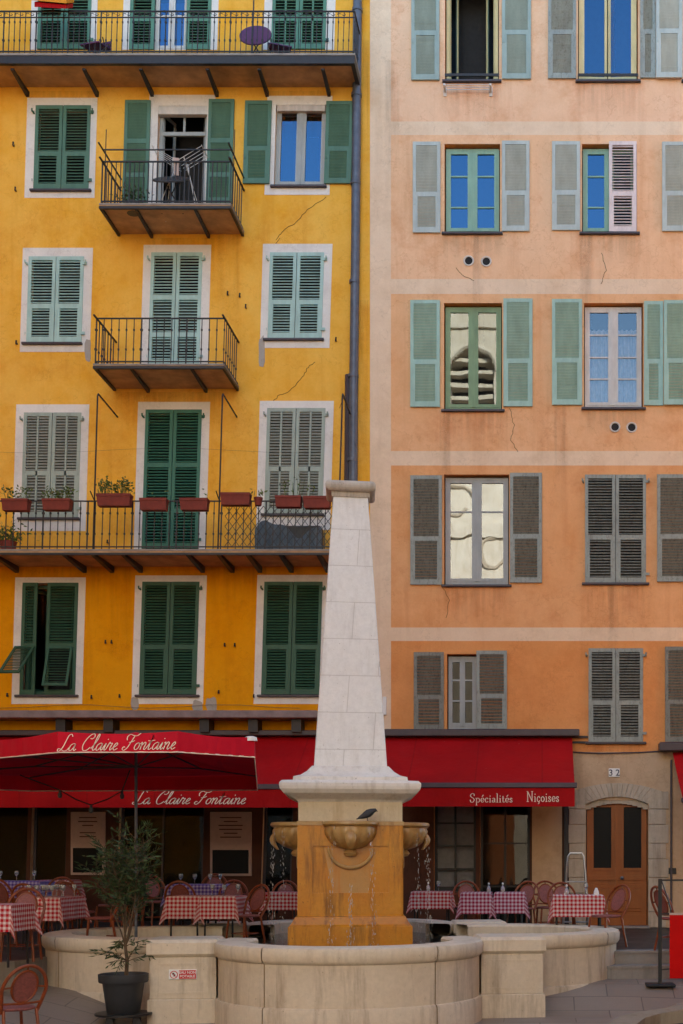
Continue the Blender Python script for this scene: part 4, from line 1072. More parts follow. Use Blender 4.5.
SER = {
 'S': (1.35, [[(1.15,1.55),(1.1,2.0),(0.65,2.15),(0.25,1.75),(0.4,1.3),(0.95,0.95),(1.15,0.5),(0.75,0.0),(0.3,0.1),(0.18,0.6)]]),
 'N': (1.75, [[(0.3,0),(0.3,2.1)],[(0.3,2.1),(1.4,0.05)],[(1.4,0),(1.4,2.1)],[(0.05,0),(0.55,0)],[(1.15,2.1),(1.65,2.1)],[(0.05,2.1),(0.35,2.1)]]),
 'p': (1.2, [[(0.3,1.0),(0.3,-0.75)],[(0.3,0.75),(0.6,1.03),(0.98,0.8),(1.02,0.3),(0.7,-0.02),(0.3,0.2)],[(0.08,-0.75),(0.52,-0.75)],[(0.05,1.0),(0.3,1.0)]]),
 'é': (1.0, [[(0.15,0.55),(0.85,0.55),(0.8,0.9),(0.5,1.04),(0.2,0.8),(0.15,0.35),(0.45,0.0),(0.85,0.2)],[(0.4,1.35),(0.75,1.8)]]),
 'e': (1.0, [[(0.15,0.55),(0.85,0.55),(0.8,0.9),(0.5,1.04),(0.2,0.8),(0.15,0.35),(0.45,0.0),(0.85,0.2)]]),
 'c': (0.95, [[(0.8,0.75),(0.7,1.0),(0.4,1.02),(0.15,0.6),(0.25,0.12),(0.55,0.0),(0.85,0.25)]]),
 'ç': (0.95, [[(0.8,0.75),(0.7,1.0),(0.4,1.02),(0.15,0.6),(0.25,0.12),(0.55,0.0),(0.85,0.25)],[(0.5,0.0),(0.62,-0.3),(0.35,-0.5)]]),
 'i': (0.65, [[(0.32,0),(0.32,1.0)],[(0.08,0),(0.56,0)],[(0.08,1.0),(0.32,1.0)],[(0.32,1.4),(0.32,1.62)]]),
 'a': (1.0, [[(0.2,0.85),(0.5,1.03),(0.75,0.8),(0.75,0.2),(0.9,0.0)],[(0.75,0.6),(0.3,0.5),(0.15,0.2),(0.4,0.0),(0.75,0.25)]]),
 'l': (0.65, [[(0.32,0),(0.32,2.15)],[(0.08,0),(0.56,0)],[(0.08,2.15),(0.32,2.15)]]),
 't': (0.75, [[(0.32,1.5),(0.32,0.2),(0.5,0.0),(0.7,0.15)],[(0.05,1.0),(0.65,1.0)]]),
 's': (0.85, [[(0.65,0.75),(0.55,1.0),(0.3,1.0),(0.18,0.75),(0.45,0.5),(0.68,0.25),(0.5,0.0),(0.25,0.02),(0.15,0.3)]]),
 'o': (1.05, [[(0.5,1.03),(0.18,0.75),(0.18,0.25),(0.5,-0.02),(0.85,0.25),(0.85,0.75),(0.5,1.03)]]),
}

# ------------------------------------------------------------------ awnings
def awning(label, x0p, x1p, ytop, ybar, yval, out, cas=None):
    dd = 25-out; x0, x1 = SX(x0p), SX(x1p)
    zt, zb, zv = SZ(ytop), SZ(ybar, dd), SZ(yval, dd)
    a = thing('awning', label, 'awning', ((x0+x1)/2, -0.1, zv)); off = a.location
    m = MB(off); n, ns = 24, 6
    for i in range(n):
        for j in range(ns):
            def P(u, v): return (x0+(x1-x0)*u, -0.12-(out-0.16)*v, zt+(zb-zt)*v-0.035*math.sin(PI*v)+0.006*math.sin(u*37))
            m.quad(P(i/n,j/ns), P((i+1)/n,j/ns), P((i+1)/n,(j+1)/ns), P(i/n,(j+1)/ns))
    m.build('canopy', 'red_awning', a, smooth=True)
    b = MB(off); b.bbox(x0-0.03, x1+0.04, -out, -out+0.10, zb-0.05, zb+0.045, 0.012); b.build('front_bar', 'bar_metal', a)
    v = MB(off); n = 60
    for i in range(n):
        def Q(u, w): return (x0+(x1-x0)*u, -out+0.03+0.012*math.sin(u*45)*w, zb-0.05+(zv-zb+0.05)*w)
        v.quad(Q(i/n,0), Q((i+1)/n,0), Q((i+1)/n,1), Q(i/n,1))
    val = v.build('valance', 'red_awning', a, smooth=True)
    if cas:
        c = MB(off); c.bbox(SX(cas[0]), SX(cas[1]), -0.30, -0.006, SZ(cas[3]), SZ(cas[2]), 0.015); c.build('cassette', 'dark_metal', a)
    for x in (x0+0.25, (x0+x1)/2, x1-0.25):
        r = MB(off); mid = ((x+0.25), -out*0.55, (zt+zb)/2-0.28)
        r.tube([(x, -0.05, zt-0.12), mid], 0.02, 6); r.tube([mid, (x, -out+0.08, zb)], 0.018, 6); r.build('folding_arm', 'dark_metal', a)
    return a, val, off, -out+0.03, zb-0.05, zv
aw1, val1, off1, yv, zvt, zvb = awning('long red restaurant awning across the yellow house, script lettering on its valance', -90, 334, 737.5, 786.5, 807.5, 2.0, (-200, 322, 731.5, 737))
dd = 23.0
mb = MB(off1); strokes(mb, SCRIPT, 'La Claire Fontaine', SX(245.5, dd)-SX(132.5, dd), (SX(131.5, dd), yv-0.012, SZ(804, dd)), (1,0,0), (0,0,1), (0,-1,0), thin=0.08, thick=0.16)
mb.build('lettering', 'letter', val1)
aw2, val2, off2, yv, zvt, zvb = awning('red awning on the peach house with serif lettering, right of the obelisk', 386, 572, 738, 785, 806.5, 2.0, (384, 579, 730.5, 737.5))
mb = MB(off2); strokes(mb, SER, 'Spécialités', SX(513, dd)-SX(469.5, dd), (SX(469.5, dd), yv-0.014, SZ(802.2, dd)), (1,0,0), (0,0,1), (0,-1,0), slant=0, thin=0.09, thick=0.19)
mb.build('lettering', 'letter', val2); mb = MB(off2)
strokes(mb, SER, 'Niçoises', SX(559, dd)-SX(526, dd), (SX(526.5, dd), yv-0.014, SZ(801.5, dd)), (1,0,0), (0,0,1), (0,-1,0), slant=0, thin=0.11, thick=0.18, tall=1.2)
mb.build('lettering', 'letter', val2)
aw3 = awning('red awning cut by the right picture edge beyond the wooden door', 672, 860, 753, 800, 820, 2.0, (658, 865, 743.5, 752))

# ------------------------------------------------------------------ parasol
def pw(px, d, z=0): return Vector((SX(px, d), SY(d), z))
hub = pw(136, 18.9)
corners = [(-75, 18.6, 3.28), (-20, 17.2, 3.33), (58, 15.9, 3.32), (178, 15.9, 3.325), (254.5, 16.5, 3.31), (257.5, 21.3, 3.15), (30, 21.6, 3.15), (-60, 20.6, 3.16)]
CP = [pw(px, d, z) for px, d, z in corners]
ps = thing('parasol', 'large red parasol over the left tables with script lettering on its valance', 'parasol', (hub.x, hub.y, 0.7)); off = ps.location
peak = Vector((hub.x, hub.y, 3.86)); VH = 0.25
c = MB(off)
for i in range(len(CP)):
    A, B = CP[i]+Vector((0,0,VH)), CP[(i+1) % len(CP)]+Vector((0,0,VH))
    for u in range(4):
        for v in range(6):
            def P(uu, vv):
                e = A.lerp(B, uu); q = e.lerp(peak, vv); q.z -= 0.12*math.sin(PI*vv)+0.03*math.sin(PI*uu)*(1-vv); return q
            c.quad(P(u/4,v/6), P((u+1)/4,v/6), P((u+1)/4,(v+1)/6), P(u/4,(v+1)/6))
can = c.build('canopy', 'red_parasol', ps, smooth=True)
v = MB(off)
for i in range(len(CP)):
    A, B = CP[i], CP[(i+1) % len(CP)]
    for u in range(16):
        def P(uu, w):
            q = A.lerp(B, uu); q.z += VH*w-0.03*math.sin(PI*uu)*w; o = (q-Vector((hub.x,hub.y,q.z))).normalized(); return q+o*(0.008*math.sin(uu*40+i)*(1-w)+0.003)
        v.quad(P(u/16,0), P((u+1)/16,0), P((u+1)/16,1), P(u/16,1))
val = v.build('valance', 'red_parasol', ps, smooth=True)
hem = MB(off); hem.tube([p-Vector((0,0,0.004)) for p in CP], 0.009, 5, closed=True); hem.build('hem', 'letter', val)
mb = MB(off); d0 = 15.9
strokes(mb, SCRIPT, 'La Claire Fontaine', SX(173.5, d0)-SX(54, d0)-0.02, (SX(54, d0)+0.04, SY(d0)-0.02, SZ(751.2, d0)), (1,0,0.016), (0,0,1), (0,-1,0), thin=0.075, thick=0.145, tall=1.16)
mb.build('lettering', 'letter', val)
pl = MB(off); pl.tube([(hub.x, hub.y, 0.7), (hub.x, hub.y, 3.8)], 0.022, 10); pl.build('pole', 'pipe', ps)
fb = MB(off); fb.bbox(hub.x-0.4, hub.x+0.4, hub.y-0.4, hub.y+0.4, 0.70, 0.78, 0.015); fb.build('base', 'black', ps)
for p in CP:
    rb_ = MB(off); q = p+Vector((0,0,VH-0.03)); pk = peak-Vector((0,0,0.10))
    mid = q.lerp(pk, 0.5)-Vector((0,0,0.15))
    rb_.tube([pk, mid, q], 0.013, 5); rb_.tube([(hub.x, hub.y, 3.35), mid], 0.011, 5); rb_.build('rib', 'dark_metal', ps)
cp = MB(off); q = CP[4]+Vector((-0.05, 0, VH+0.0)); cp.loft([[q+Vector((math.cos(2*PI*k/10)*r, math.sin(2*PI*k/10)*r*0.8, z)) for k in range(10)] for r, z in ((0.085, -0.05), (0.08, -0.005), (0.04, 0.01))]); cp.build('corner_cap', 'white_plate', ps)
sl = MB((hub.x, hub.y, 3.0)); z0 = 3.12
pts = []
for px, py, d in ((20, 775, 18.5), (60, 790, 18.6), (75, 799, 18.7), (91, 805, 18.8), (108, 799, 18.9), (122, 791, 18.9), (130, 770, 18.9)):
    pts.append((SX(px, d), SY(d), SZ(py, d)))
sl.tube(pts, 0.010, 5)
st = thing('string_light', 'dark bulb cable sagging below the red parasol', 'string light', (hub.x, hub.y, 3.0))
sl.build('cable', 'black', st)
for i in (1, 3, 5):
    x, y, z = pts[i]; bb = MB((hub.x, hub.y, 3.0)); bb.lathe([(0.0, -0.12), (0.025, -0.11), (0.035, -0.07), (0.02, -0.03), (0.018, 0.0), (0, 0)], (x, y, z), 10); bb.build('bulb', 'pot', st, smooth=True)

# ------------------------------------------------------------------ fountain
FD = 18.6; FC = Vector((SX(351.5, FD)-0.012, SY(FD), 0)); TH = math.radians(8.26)
ft = thing('fountain', 'stone obelisk fountain with quatrefoil basin and ochre stained pedestal', 'fountain', FC, TH)
RIM = 1.0
LOBES = [((0, -2.25), 1.62, -PI/2), ((2.24, 0), 1.60, 0), ((0, 2.25), 1.62, PI/2), ((-2.42, 0), 1.72, PI)]
SEGN = 3
for (cx, cy), rad, ang in LOBES:
    span = math.radians(112)
    wl = MB(); co = MB()
    for s in range(SEGN):
        a0 = ang-span+2*span*s/SEGN+0.004; a1 = ang-span+2*span*(s+1)/SEGN-0.004
        wl.cur = 0
        prof = [(rad-0.28, -0.35), (rad+0.035, -0.35), (rad+0.035, 0.27), (rad+0.02, 0.30), (rad, 0.305), (rad, RIM-0.20), (rad-0.28, RIM-0.20)]
        wl.lathe(prof, (cx, cy, 0), 24, a0=a0, a1=a1)
        cp_ = [(rad-0.36, RIM-0.20), (rad-0.36, RIM-0.03), (rad-0.33, RIM), (rad+0.0, RIM), (rad+0.035, RIM-0.012), (rad+0.052, RIM-0.05), (rad+0.045, RIM-0.15), (rad+0.02, RIM-0.185), (rad-0.01, RIM-0.205), (rad-0.36, RIM-0.205)]
        co.lathe(cp_, (cx, cy, 0), 24, a0=a0, a1=a1)
        wl.cur = 1
    wl.cur = 1
    wl.lathe([(rad-0.03, -0.3), (rad-0.03, RIM-0.21)], (cx, cy, 0), 60, a0=ang-span, a1=ang+span)
    wl.lathe([(rad-0.285, RIM-0.2), (rad-0.285, 0.2)], (cx, cy, 0), 60, a0=ang-span, a1=ang+span)
    wall_o = wl.build('basin_wall', ['basin', 'basin_in'], ft, smooth=True)
    co.build('coping', 'coping', wall_o, smooth=True)
def fbox(mb, cx, cy, hw, z0, z1, b=0.012): mb.bbox(cx-hw, cx+hw, cy-hw, cy+hw, z0, z1, b)
for sx in (-1, 1):
    for sy in (-1, 1):
        p = MB(); cx, cy = sx*2.03, sy*2.03
        fbox(p, cx, cy, 0.42, -0.35, 0.30, 0.012); fbox(p, cx, cy, 0.395, 0.295, RIM-0.19)
        # framed panel
        for (u0, u1, w0, w1) in ((-0.30, 0.30, 0.36, 0.385), (-0.30, 0.30, 0.715, 0.74), (-0.30, -0.275, 0.386, 0.714), (0.275, 0.30, 0.386, 0.714)):
            p.box(cx+u0, cx+u1, cy-0.402, cy-0.39, w0, w1)
        pd = p.build('pedestal', 'basin', ft)
        q = MB(); fbox(q, cx, cy, 0.43, RIM-0.19, RIM+0.025, 0.04); q.build('cap', 'coping', pd)
w = MB(); w.prism([(4.0*math.cos(2*PI*k/40)*1.0, 3.75*math.sin(2*PI*k/40)) for k in range(40)], 0.0, 0.001) if False else None
# water surface: one sheet with the quatrefoil outline
def quat(scale):
    pts = []
    for k in range(160):
        a = 2*PI*k/160; dx, dy = math.cos(a), math.sin(a); best = 1.9*min(1/max(abs(dx),1e-6), 1/max(abs(dy),1e-6))
        for (cx, cy), rad, _ in LOBES:
            rad -= 0.2; b = dx*cx+dy*cy; disc = b*b-(cx*cx+cy*cy-rad*rad)
            if disc > 0: best = max(best, b+math.sqrt(disc))
        pts.append((dx*best*scale, dy*best*scale))
    return pts
n = 0
me = quat(1.0); wm = MB()
for k in range(len(me)):
    a, b = me[k], me[(k+1) % len(me)]; wm.quad((0,0,0.80), (a[0],a[1],0.80), (b[0],b[1],0.80))
wat = wm.build('water', 'water', None); wat.location = FC; wat.rotation_euler = (0,0,TH); struct(wat)
# pedestal block
FS = 1300/17.85    # px per metre on its front face
def fz(py): return EYE+(VPY-py)/FS
hw = 105/2/FS
zp0, zp1, zp2, zp3 = fz(945)-0.2, fz(926), fz(916), fz(823)
def sq_loft(mb, prof, n=1):
    rings = []
    for h, z in prof: rings.append([(-h,-h,z),(h,-h,z),(h,h,z),(-h,h,z)])
    mb.loft(rings)
b = MB(); sq_loft(b, [(0.845, 0.3), (0.845, zp1-0.01), (0.835, zp1), (0.81, zp1+0.02), (0.75, zp2-0.01), (hw, zp2)])
b.build('plinth', 'wet', ft)
b = MB(); sq_loft(b, [(hw-0.03, zp2-0.002), (hw-0.03, zp3-0.03)])
for k in range(4):
    m = Matrix.Rotation(k*PI/2, 4, 'Z'); e = hw
    # raised border leaves a sunk panel
    b.box(-e, -e+0.20, -e, -e+0.028, zp2, zp3-0.03, m); b.box(e-0.20, e-0.001, -e, -e+0.028, zp2, zp3-0.03, m)
    b.box(-e+0.20, e-0.20, -e, -e+0.028, zp2, fz(893), m); b.box(-e+0.20, e-0.20, -e, -e+0.028, fz(846), zp3-0.03, m)
b.build('pedestal_block', 'wet', ft)
b = MB(); b.cur = 0; sq_loft(b, [(hw+0.012, zp3-0.03), (hw+0.012, zp3+0.02), (hw-0.005, zp3+0.026)]); b.cur = 1; sq_loft(b, [(hw-0.012, zp3+0.025), (hw-0.012, fz(799))])
b.build('die', ['wet_light', 'die'], ft)
FSC = 1300/17.7
def cz_(py): return EYE+(VPY-py)/FSC
b = MB(); sq_loft(b, [(hw-0.015, cz_(801.5)), (hw+0.02, cz_(799)), (0.90, cz_(793)), (0.945, cz_(789)), (0.955, cz_(786)), (0.955, cz_(783)), (0.92, cz_(780.5)), (0.78, cz_(779.5)), (0.775, cz_(776)), (0.68, cz_(774)), (0.60, cz_(770)), (0.545, cz_(765.5)), (0.525, cz_(764))])
b.build('cornice', 'limestone', ft)
FSO = 1300/18.2
def oz(py): return EYE+(VPY-py)/FSO
b = MB(); rings = []
for i in range(15):
    q = i/14; h = 0.505+(0.242-0.505)*q; z = cz_(764.5)+(oz(492)-cz_(764.5))*q
    rings.append([(-h+.012,-h,z),(h-.012,-h,z),(h,-h+.012,z),(h,h-.012,z),(h-.012,h,z),(-h+.012,h,z),(-h,h-.012,z),(-h,-h+.012,z)])
b.loft(rings); b.build('obelisk', 'obelisk', ft)
b = MB(); prof = [(0.262, oz(494)), (0.268, oz(491)), (0.268, oz(489))]
zc = oz(489)
for k in range(9):
    a = -PI/2+PI*k/8; prof.append((0.285+0.065*math.cos(a), zc+0.075+0.075*math.sin(a)))
sq_loft(b, prof+[(0.1, zc+0.165)]); cap_o = b.build('capstone', 'capstone', ft)
# shell bowls on three sides (and the back), spouts and masks
rb0 = 0.36
def bowl_mesh(name, c, mat):
    prof = [(0.02, -0.47), (0.075, -0.46), (0.10, -0.425), (0.08, -0.39), (0.06, -0.375), (0.10, -0.36), (0.20, -0.325), (0.285, -0.26), (0.335, -0.17), (0.345, -0.10), (0.335, -0.06), (0.365, -0.05), (0.385, -0.03), (0.385, -0.008), (0.370, 0.012), (0.345, 0.015), (0.31, -0.03), (0.2, -0.09), (0.0, -0.11)]
    b = MB(); b.lathe(prof, c, 72, mod=lambda a, z: 1+(0.075*abs(math.cos(a*7))-0.03 if -0.365 < z < -0.07 else 0))
    return b.build(name, mat, ft, smooth=True)
for dx, dy in ((0, -1), (1, 0), (-1, 0), (0, 1)):
    c = (dx*(hw+0.0 if dy else hw+0.02), dy*(hw+0.0), zp3+0.01)
    bowl_mesh('shell_bowl', c, 'wet_light')
for k in range(4):
    m = Matrix.Rotation(k*PI/2, 4, 'Z')
    # carved swag under the bowl and a small boss on its front
    b = MB(); pts = []
    for q in range(21):
        a = PI+PI*q/20; pts.append(m @ Vector((0.30*math.cos(a), -hw-0.012, fz(848)+0.36*math.sin(a)*0.75)))
    b.tube(pts, [0.014+0.012*math.sin(PI*q/20) for q in range(21)], 8); b.build('carved_swag', 'wet_light', ft, smooth=True)
    b = MB()
    rings = []
    for q in range(9):
        u = q/8; z = zp3-0.36+0.30*u; r = 0.075*math.sin(PI*(0.12+0.80*u)); y = -hw-0.30-0.075*math.sin(PI*min(1, u*1.1))
        rings.append([m @ Vector((r*math.cos(2*PI*t/10), y+r*0.6*math.sin(2*PI*t/10), z)) for t in range(10)])
    b.loft(rings); b.build('carved_boss', 'wet_light', ft, smooth=True)
    b = MB()
    f0 = [(-0.36, fz(848)), (0.36, fz(848)), (0.30, fz(872)), (0.24, fz(893)), (-0.24, fz(893)), (-0.30, fz(872))]
    b.loft([[m @ Vector((x, -hw+0.022, z)) for x, z in f0], [m @ Vector((x, -hw+0.05, z)) for x, z in f0]]); b.build('panel_field', 'wet_mix', ft)
# falling water
dr_ = MB(); rnd = random.Random(3)
def drops(x, y, z0, z1, drift, n, r=0.0048):
    for i in range(n):
        q = rnd.random()**0.8; z = z0+(z1-z0)*q
        px_, py_ = x+drift[0]*math.sqrt(q)+rnd.gauss(0, 0.012+0.02*q), y+drift[1]*math.sqrt(q)+rnd.gauss(0, 0.012+0.02*q)
        l = rnd.uniform(0.015, 0.05); rr = rnd.uniform(0.4, 1.0)*r
        dr_.tube([(px_, py_, z), (px_, py_, z-l*0.5), (px_, py_, z-l)], [rr*0.3, rr, rr*0.3], 5)
for sx in (-1, 1):
    drops(sx*(hw+0.33), -0.15, zp3-0.02, 0.82, (sx*0.06, -0.1), 130); drops(sx*(hw+0.20), -0.3, zp3-0.02, 0.82, (sx*0.03, -0.1), 70)
drops(0.24, -hw-0.30, zp3-0.03, 0.82, (0.08, -0.06), 90); drops(-0.22, -hw-0.30, zp3-0.03, 0.82, (-0.05, -0.06), 70); drops(0.0, -hw-0.14, fz(882), 0.82, (0.0, -0.16), 90, 0.006)
for sx, sy in ((-(hw+0.36), -0.25), (hw+0.36, -0.25), (0.3, -hw-0.36), (-0.26, -hw-0.36), (0, -hw-0.3)):
    for _ in range(26):
        a = rnd.uniform(0, 2*PI); q = rnd.random(); x = sx+0.16*q*math.cos(a); y = sy+0.16*q*math.sin(a); z = 0.81+0.10*(1-q)*rnd.random(); r_ = rnd.uniform(0.002, 0.005); dr_.tube([(x, y, z), (x, y, z+r_), (x, y, z+2*r_)], [r_*0.3, r_, r_*0.3], 5)
fw_ = dr_.build('falling_water', 'drops'); fw_.location = FC; fw_.rotation_euler = (0, 0, TH); struct(fw_, 'stuff')
# sign on the left front pedestal
sm = Matrix.Translation(FC) @ Matrix.Rotation(TH, 4, 'Z')
s0 = sm @ Vector((-2.03, -2.03-0.402, 0.60))
sg = thing('water_sign', 'small red and white undrinkable water sign on the fountain pedestal', 'sign', s0, TH)
b = MB(); b.bbox(-0.165, 0.165, -0.010, 0.014, -0.06, 0.06, 0.003); b.build('plate', 'white_plate', sg)
b = MB(); b.box(-0.045, 0.158, -0.0125, -0.0102, -0.052, 0.052); rp = b.build('red_field', 'red_plate', sg)
text_mesh('EAU NON', 0.044, 'lettering', 'white_plate', rp, Matrix.Translation((0.056, -0.0145, 0.010)) @ UP, (0, 0, 0), 0.001)
text_mesh('POTABLE', 0.044, 'lettering', 'white_plate', rp, Matrix.Translation((0.056, -0.0145, -0.036)) @ UP, (0, 0, 0), 0.001)
b = MB(); b.tube([(-0.105+0.043*math.cos(2*PI*k/24), -0.013, 0.043*math.sin(2*PI*k/24)) for k in range(24)], 0.005, 5, closed=True); b.obox((-0.135, -0.013, 0.030), (-0.075, -0.013, -0.030), 0.007, 0.004)
b.build('prohibition_ring', 'red_plate', sg)
b = MB(); b.box(-0.125, -0.10, -0.012, -0.0102, 0.0, 0.022); b.box(-0.11, -0.088, -0.012, -0.0102, -0.022, 0.004); b.build('tap_symbol', 'black', sg)

# pigeon on the front bowl rim
pg0 = sm @ Vector((0.22, -hw-0.26, zp3+0.022))
pig = thing('pigeon', 'dark grey pigeon standing on the rim of the front fountain bowl', 'pigeon', pg0, TH+math.radians(8))
b = MB()
prof = [(-0.155, 0.030, 0.014, 0.007), (-0.11, 0.045, 0.028, 0.014), (-0.06, 0.082, 0.052, 0.048), (-0.01, 0.110, 0.066, 0.068), (0.045, 0.128, 0.064, 0.068), (0.085, 0.148, 0.046, 0.052), (0.108, 0.165, 0.034, 0.036), (0.125, 0.172, 0.028, 0.030), (0.142, 0.168, 0.018, 0.018), (0.150, 0.160, 0.007, 0.007), (0.165, 0.148, 0.002, 0.002)]
b.loft([[(x, ry*math.cos(2*PI*k/14), z+rz*math.sin(2*PI*k/14)) for k in range(14)] for x, z, ry, rz in prof])
b.tube([(0.01, 0.02, 0.06), (0.012, 0.022, 0.0), (0.03, 0.024, 0.0)], 0.005, 5); b.tube([(0.0, -0.02, 0.06), (0.002, -0.022, 0.0), (0.02, -0.024, 0.0)], 0.005, 5)
pb = b.build('body', 'pigeon', pig, smooth=True); pig.scale = (0.92, 0.92, 0.86)
for sgn in (-1, 1):
    b = MB(); b.loft([[(x, sgn*(y+0.008*math.cos(2*PI*k/10)), z+h*math.sin(2*PI*k/10)) for k in range(10)] for x, y, z, h in ((0.05, 0.056, 0.125, 0.024), (0.0, 0.062, 0.115, 0.046), (-0.06, 0.046, 0.088, 0.034), (-0.13, 0.020, 0.050, 0.010))]); b.build('wing', 'pigeon', pig, smooth=True)

# ------------------------------------------------------------------ potted shrub on its dolly
PDv = 15.75; P0 = pw(123.5, PDv); gz = plaza_z(P0.x, P0.y)
dl = thing('plant_dolly', 'black wheeled plant trolley under the charcoal pot', 'plant trolley', (P0.x, P0.y, gz))
b = MB(); b.lathe([(0, 0.115), (0.30, 0.115), (0.335, 0.125), (0.335, 0.150), (0.0, 0.150)], (0,0,0), 28); b.build('platform', 'black', dl)
for k in range(4):
    a = PI/4+k*PI/2+0.3; b = MB(); x, y = 0.22*math.cos(a), 0.22*math.sin(a)
    pts = [(x, y-0.015, 0.05), (x, y+0.015, 0.05)]; b.tube(pts, 0.05, 14); b.box(x-0.03, x+0.03, y-0.026, y-0.018, 0.05, 0.115); b.box(x-0.03, x+0.03, y+0.018, y+0.026, 0.05, 0.115); b.build('caster', 'pot', dl)
sh_ = thing('potted_shrub', 'tall airy green shrub growing in a charcoal plastic pot', 'potted plant', (P0.x, P0.y, gz+0.15))
b = MB(); b.lathe([(0, 0.0), (0.185, 0.0), (0.195, 0.01), (0.245, 0.36), (0.25, 0.37), (0.285, 0.37), (0.292, 0.385), (0.296, 0.47), (0.28, 0.475), (0.268, 0.46), (0.26, 0.42), (0, 0.42)], (0,0,0), 36); b.build('pot', 'pot', sh_, smooth=True)
rnd = random.Random(11)
stem = MB(); lf = MB()
def leaf(p, d, L, W):
    d = d.normalized(); s = d.cross(Vector((rnd.uniform(-1,1), rnd.uniform(-1,1), rnd.uniform(-0.3,1)))).normalized(); nrm = d.cross(s)
    m = p+d*L*0.45-nrm*L*0.04; e = p+d*L-nrm*L*0.10
    n0 = len(lf.v); lf.v += [p, m+s*W/2, e, m-s*W/2]; lf.f.append((n0, n0+1, n0+2, n0+3)); lf.mi.append(0)
def branch(p, d, L, r, lev):
    n = 7; pts = [p.copy()]; q = p.copy(); dd_ = d.normalized()
    for i in range(n):
        dd_ = (dd_+Vector((rnd.uniform(-.16,.16), rnd.uniform(-.16,.16), rnd.uniform(-.05,.14)))).normalized(); q = q+dd_*L/n; pts.append(q.copy())
    stem.tube(pts, [max(0.0016, r*(1-0.8*i/n)) for i in range(n+1)], 5)
    for i in range(1, n+1):
        if lev < 2 and i > (1 if lev else 2):
            for _ in range(2 if lev == 0 else 1):
                if rnd.random() < 0.8:
                    a = rnd.uniform(0, 2*PI); o = Vector((math.cos(a), math.sin(a), rnd.uniform(0.1, 0.9)))
                    branch(pts[i], (dd_*0.9+o*0.75), L*rnd.uniform(0.28, 0.46), r*0.45, lev+1)
        if lev > 0:
            for _ in range(3 if lev == 2 else 2):
                a = rnd.uniform(0, 2*PI); o = Vector((math.cos(a), math.sin(a), rnd.uniform(-0.4, 0.7)))
                leaf(pts[i], o+dd_*0.5, rnd.uniform(0.06, 0.12), rnd.uniform(0.013, 0.022))
trunk = [Vector((0.03,0,0.40)), Vector((0.045,0.0,0.62)), Vector((0.02,0.01,0.80)), Vector((0.02,0,0.95))]
stem.tube(trunk, [0.026, 0.022, 0.018, 0.014], 7)
def shoot(p, d, L, r, n_leaf, droop=0.0):
    n = 9; q = p.copy(); dd_ = d.normalized(); pts = [q.copy()]
    for i in range(n):
        dd_ = (dd_+Vector((rnd.uniform(-.12,.12), rnd.uniform(-.12,.12), rnd.uniform(-.06,.10)-droop*i/n))).normalized(); q = q+dd_*L/n; pts.append(q.copy())
    stem.tube(pts, [max(0.0015, r*(1-0.85*i/n)) for i in range(n+1)], 5)
    for i in range(2, n+1):
        for _ in range(n_leaf):
            a = rnd.uniform(0, 2*PI); leaf(pts[i], dd_*0.9+Vector((math.cos(a), math.sin(a), rnd.uniform(-0.5, 0.5)))*0.8, rnd.uniform(0.06, 0.12), rnd.uniform(0.013, 0.022))
    return pts
for i in range(10):
    a = 2*PI*i/10+rnd.uniform(-.4,.4); t_ = rnd.uniform(0.10, 0.60)
    P = shoot(trunk[3 if i % 3 else 2], Vector((math.cos(a)*t_, math.sin(a)*t_, 1)), rnd.uniform(0.85, 1.42), 0.011, 0)
    for k in range(3, 10):
        for _ in range(4 if 3 < k < 8 else 2):
            b_ = rnd.uniform(0, 2*PI); sp_ = rnd.uniform(0.4, 1.0)
            shoot(P[k], Vector((math.cos(b_)*sp_, math.sin(b_)*sp_, rnd.uniform(0.3, 1.1))), rnd.uniform(0.16, 0.42), 0.004, 2 if rnd.random() < 0.55 else 1, 0.15)
for i in range(15):
    a = rnd.uniform(0, 2*PI); shoot(trunk[rnd.choice((1, 1, 2))], Vector((math.cos(a), math.sin(a), rnd.uniform(0.1, 0.8))), rnd.uniform(0.22, 0.46), 0.006, 2, 0.2)
stem.build('stems', 'bark', sh_); lf.build('foliage', 'leaf', sh_)

# ------------------------------------------------------------------ chairs, tables
ch = thing('bistro_chair', '', 'chair', (0, 0, -20), 0, 'cane bistro chairs on the terrace')
b = MB(); b.lathe([(0, 0.445), (0.19, 0.445), (0.215, 0.452), (0.222, 0.465), (0.21, 0.48), (0.17, 0.472), (0, 0.468)], (0, 0, 0), 28, mod=lambda a, z: 1.0); b.build('seat', 'weave', ch, smooth=True)
for sx, sy in ((-1,-1), (1,-1)):
    b = MB(); b.tube([(sx*0.165, sy*0.165, 0.45), (sx*0.185, sy*0.185, 0.22), (sx*0.20, sy*0.20, 0.0)], 0.017, 8); b.build('leg', 'rattan', ch, smooth=True)
for sx in (-1, 1):
    b = MB(); b.tube([(sx*0.175, 0.15, 0.46), (sx*0.185, 0.19, 0.22), (sx*0.20, 0.235, 0.0)], 0.017, 8); b.build('leg', 'rattan', ch, smooth=True)
yb = lambda z: 0.15+0.40*(z-0.44)
b = MB(); pts = [(-0.19, 0.13, 0.43), (-0.215, yb(0.55), 0.55)]
for k in range(19):
    a = PI-PI*k/18; z = 0.66+0.26*math.sin(a); pts.append((0.235*math.cos(a), yb(z), z))
pts += [(0.215, yb(0.55), 0.55), (0.19, 0.13, 0.43)]; b.tube(pts, 0.019, 8)
ov = lambda r1, r2, dy: [(r1*math.cos(2*PI*k/24), yb(0.70+r2*math.sin(2*PI*k/24))+dy, 0.70+r2*math.sin(2*PI*k/24)) for k in range(24)]
b.tube(ov(0.135, 0.165, 0), 0.014, 8, closed=True)
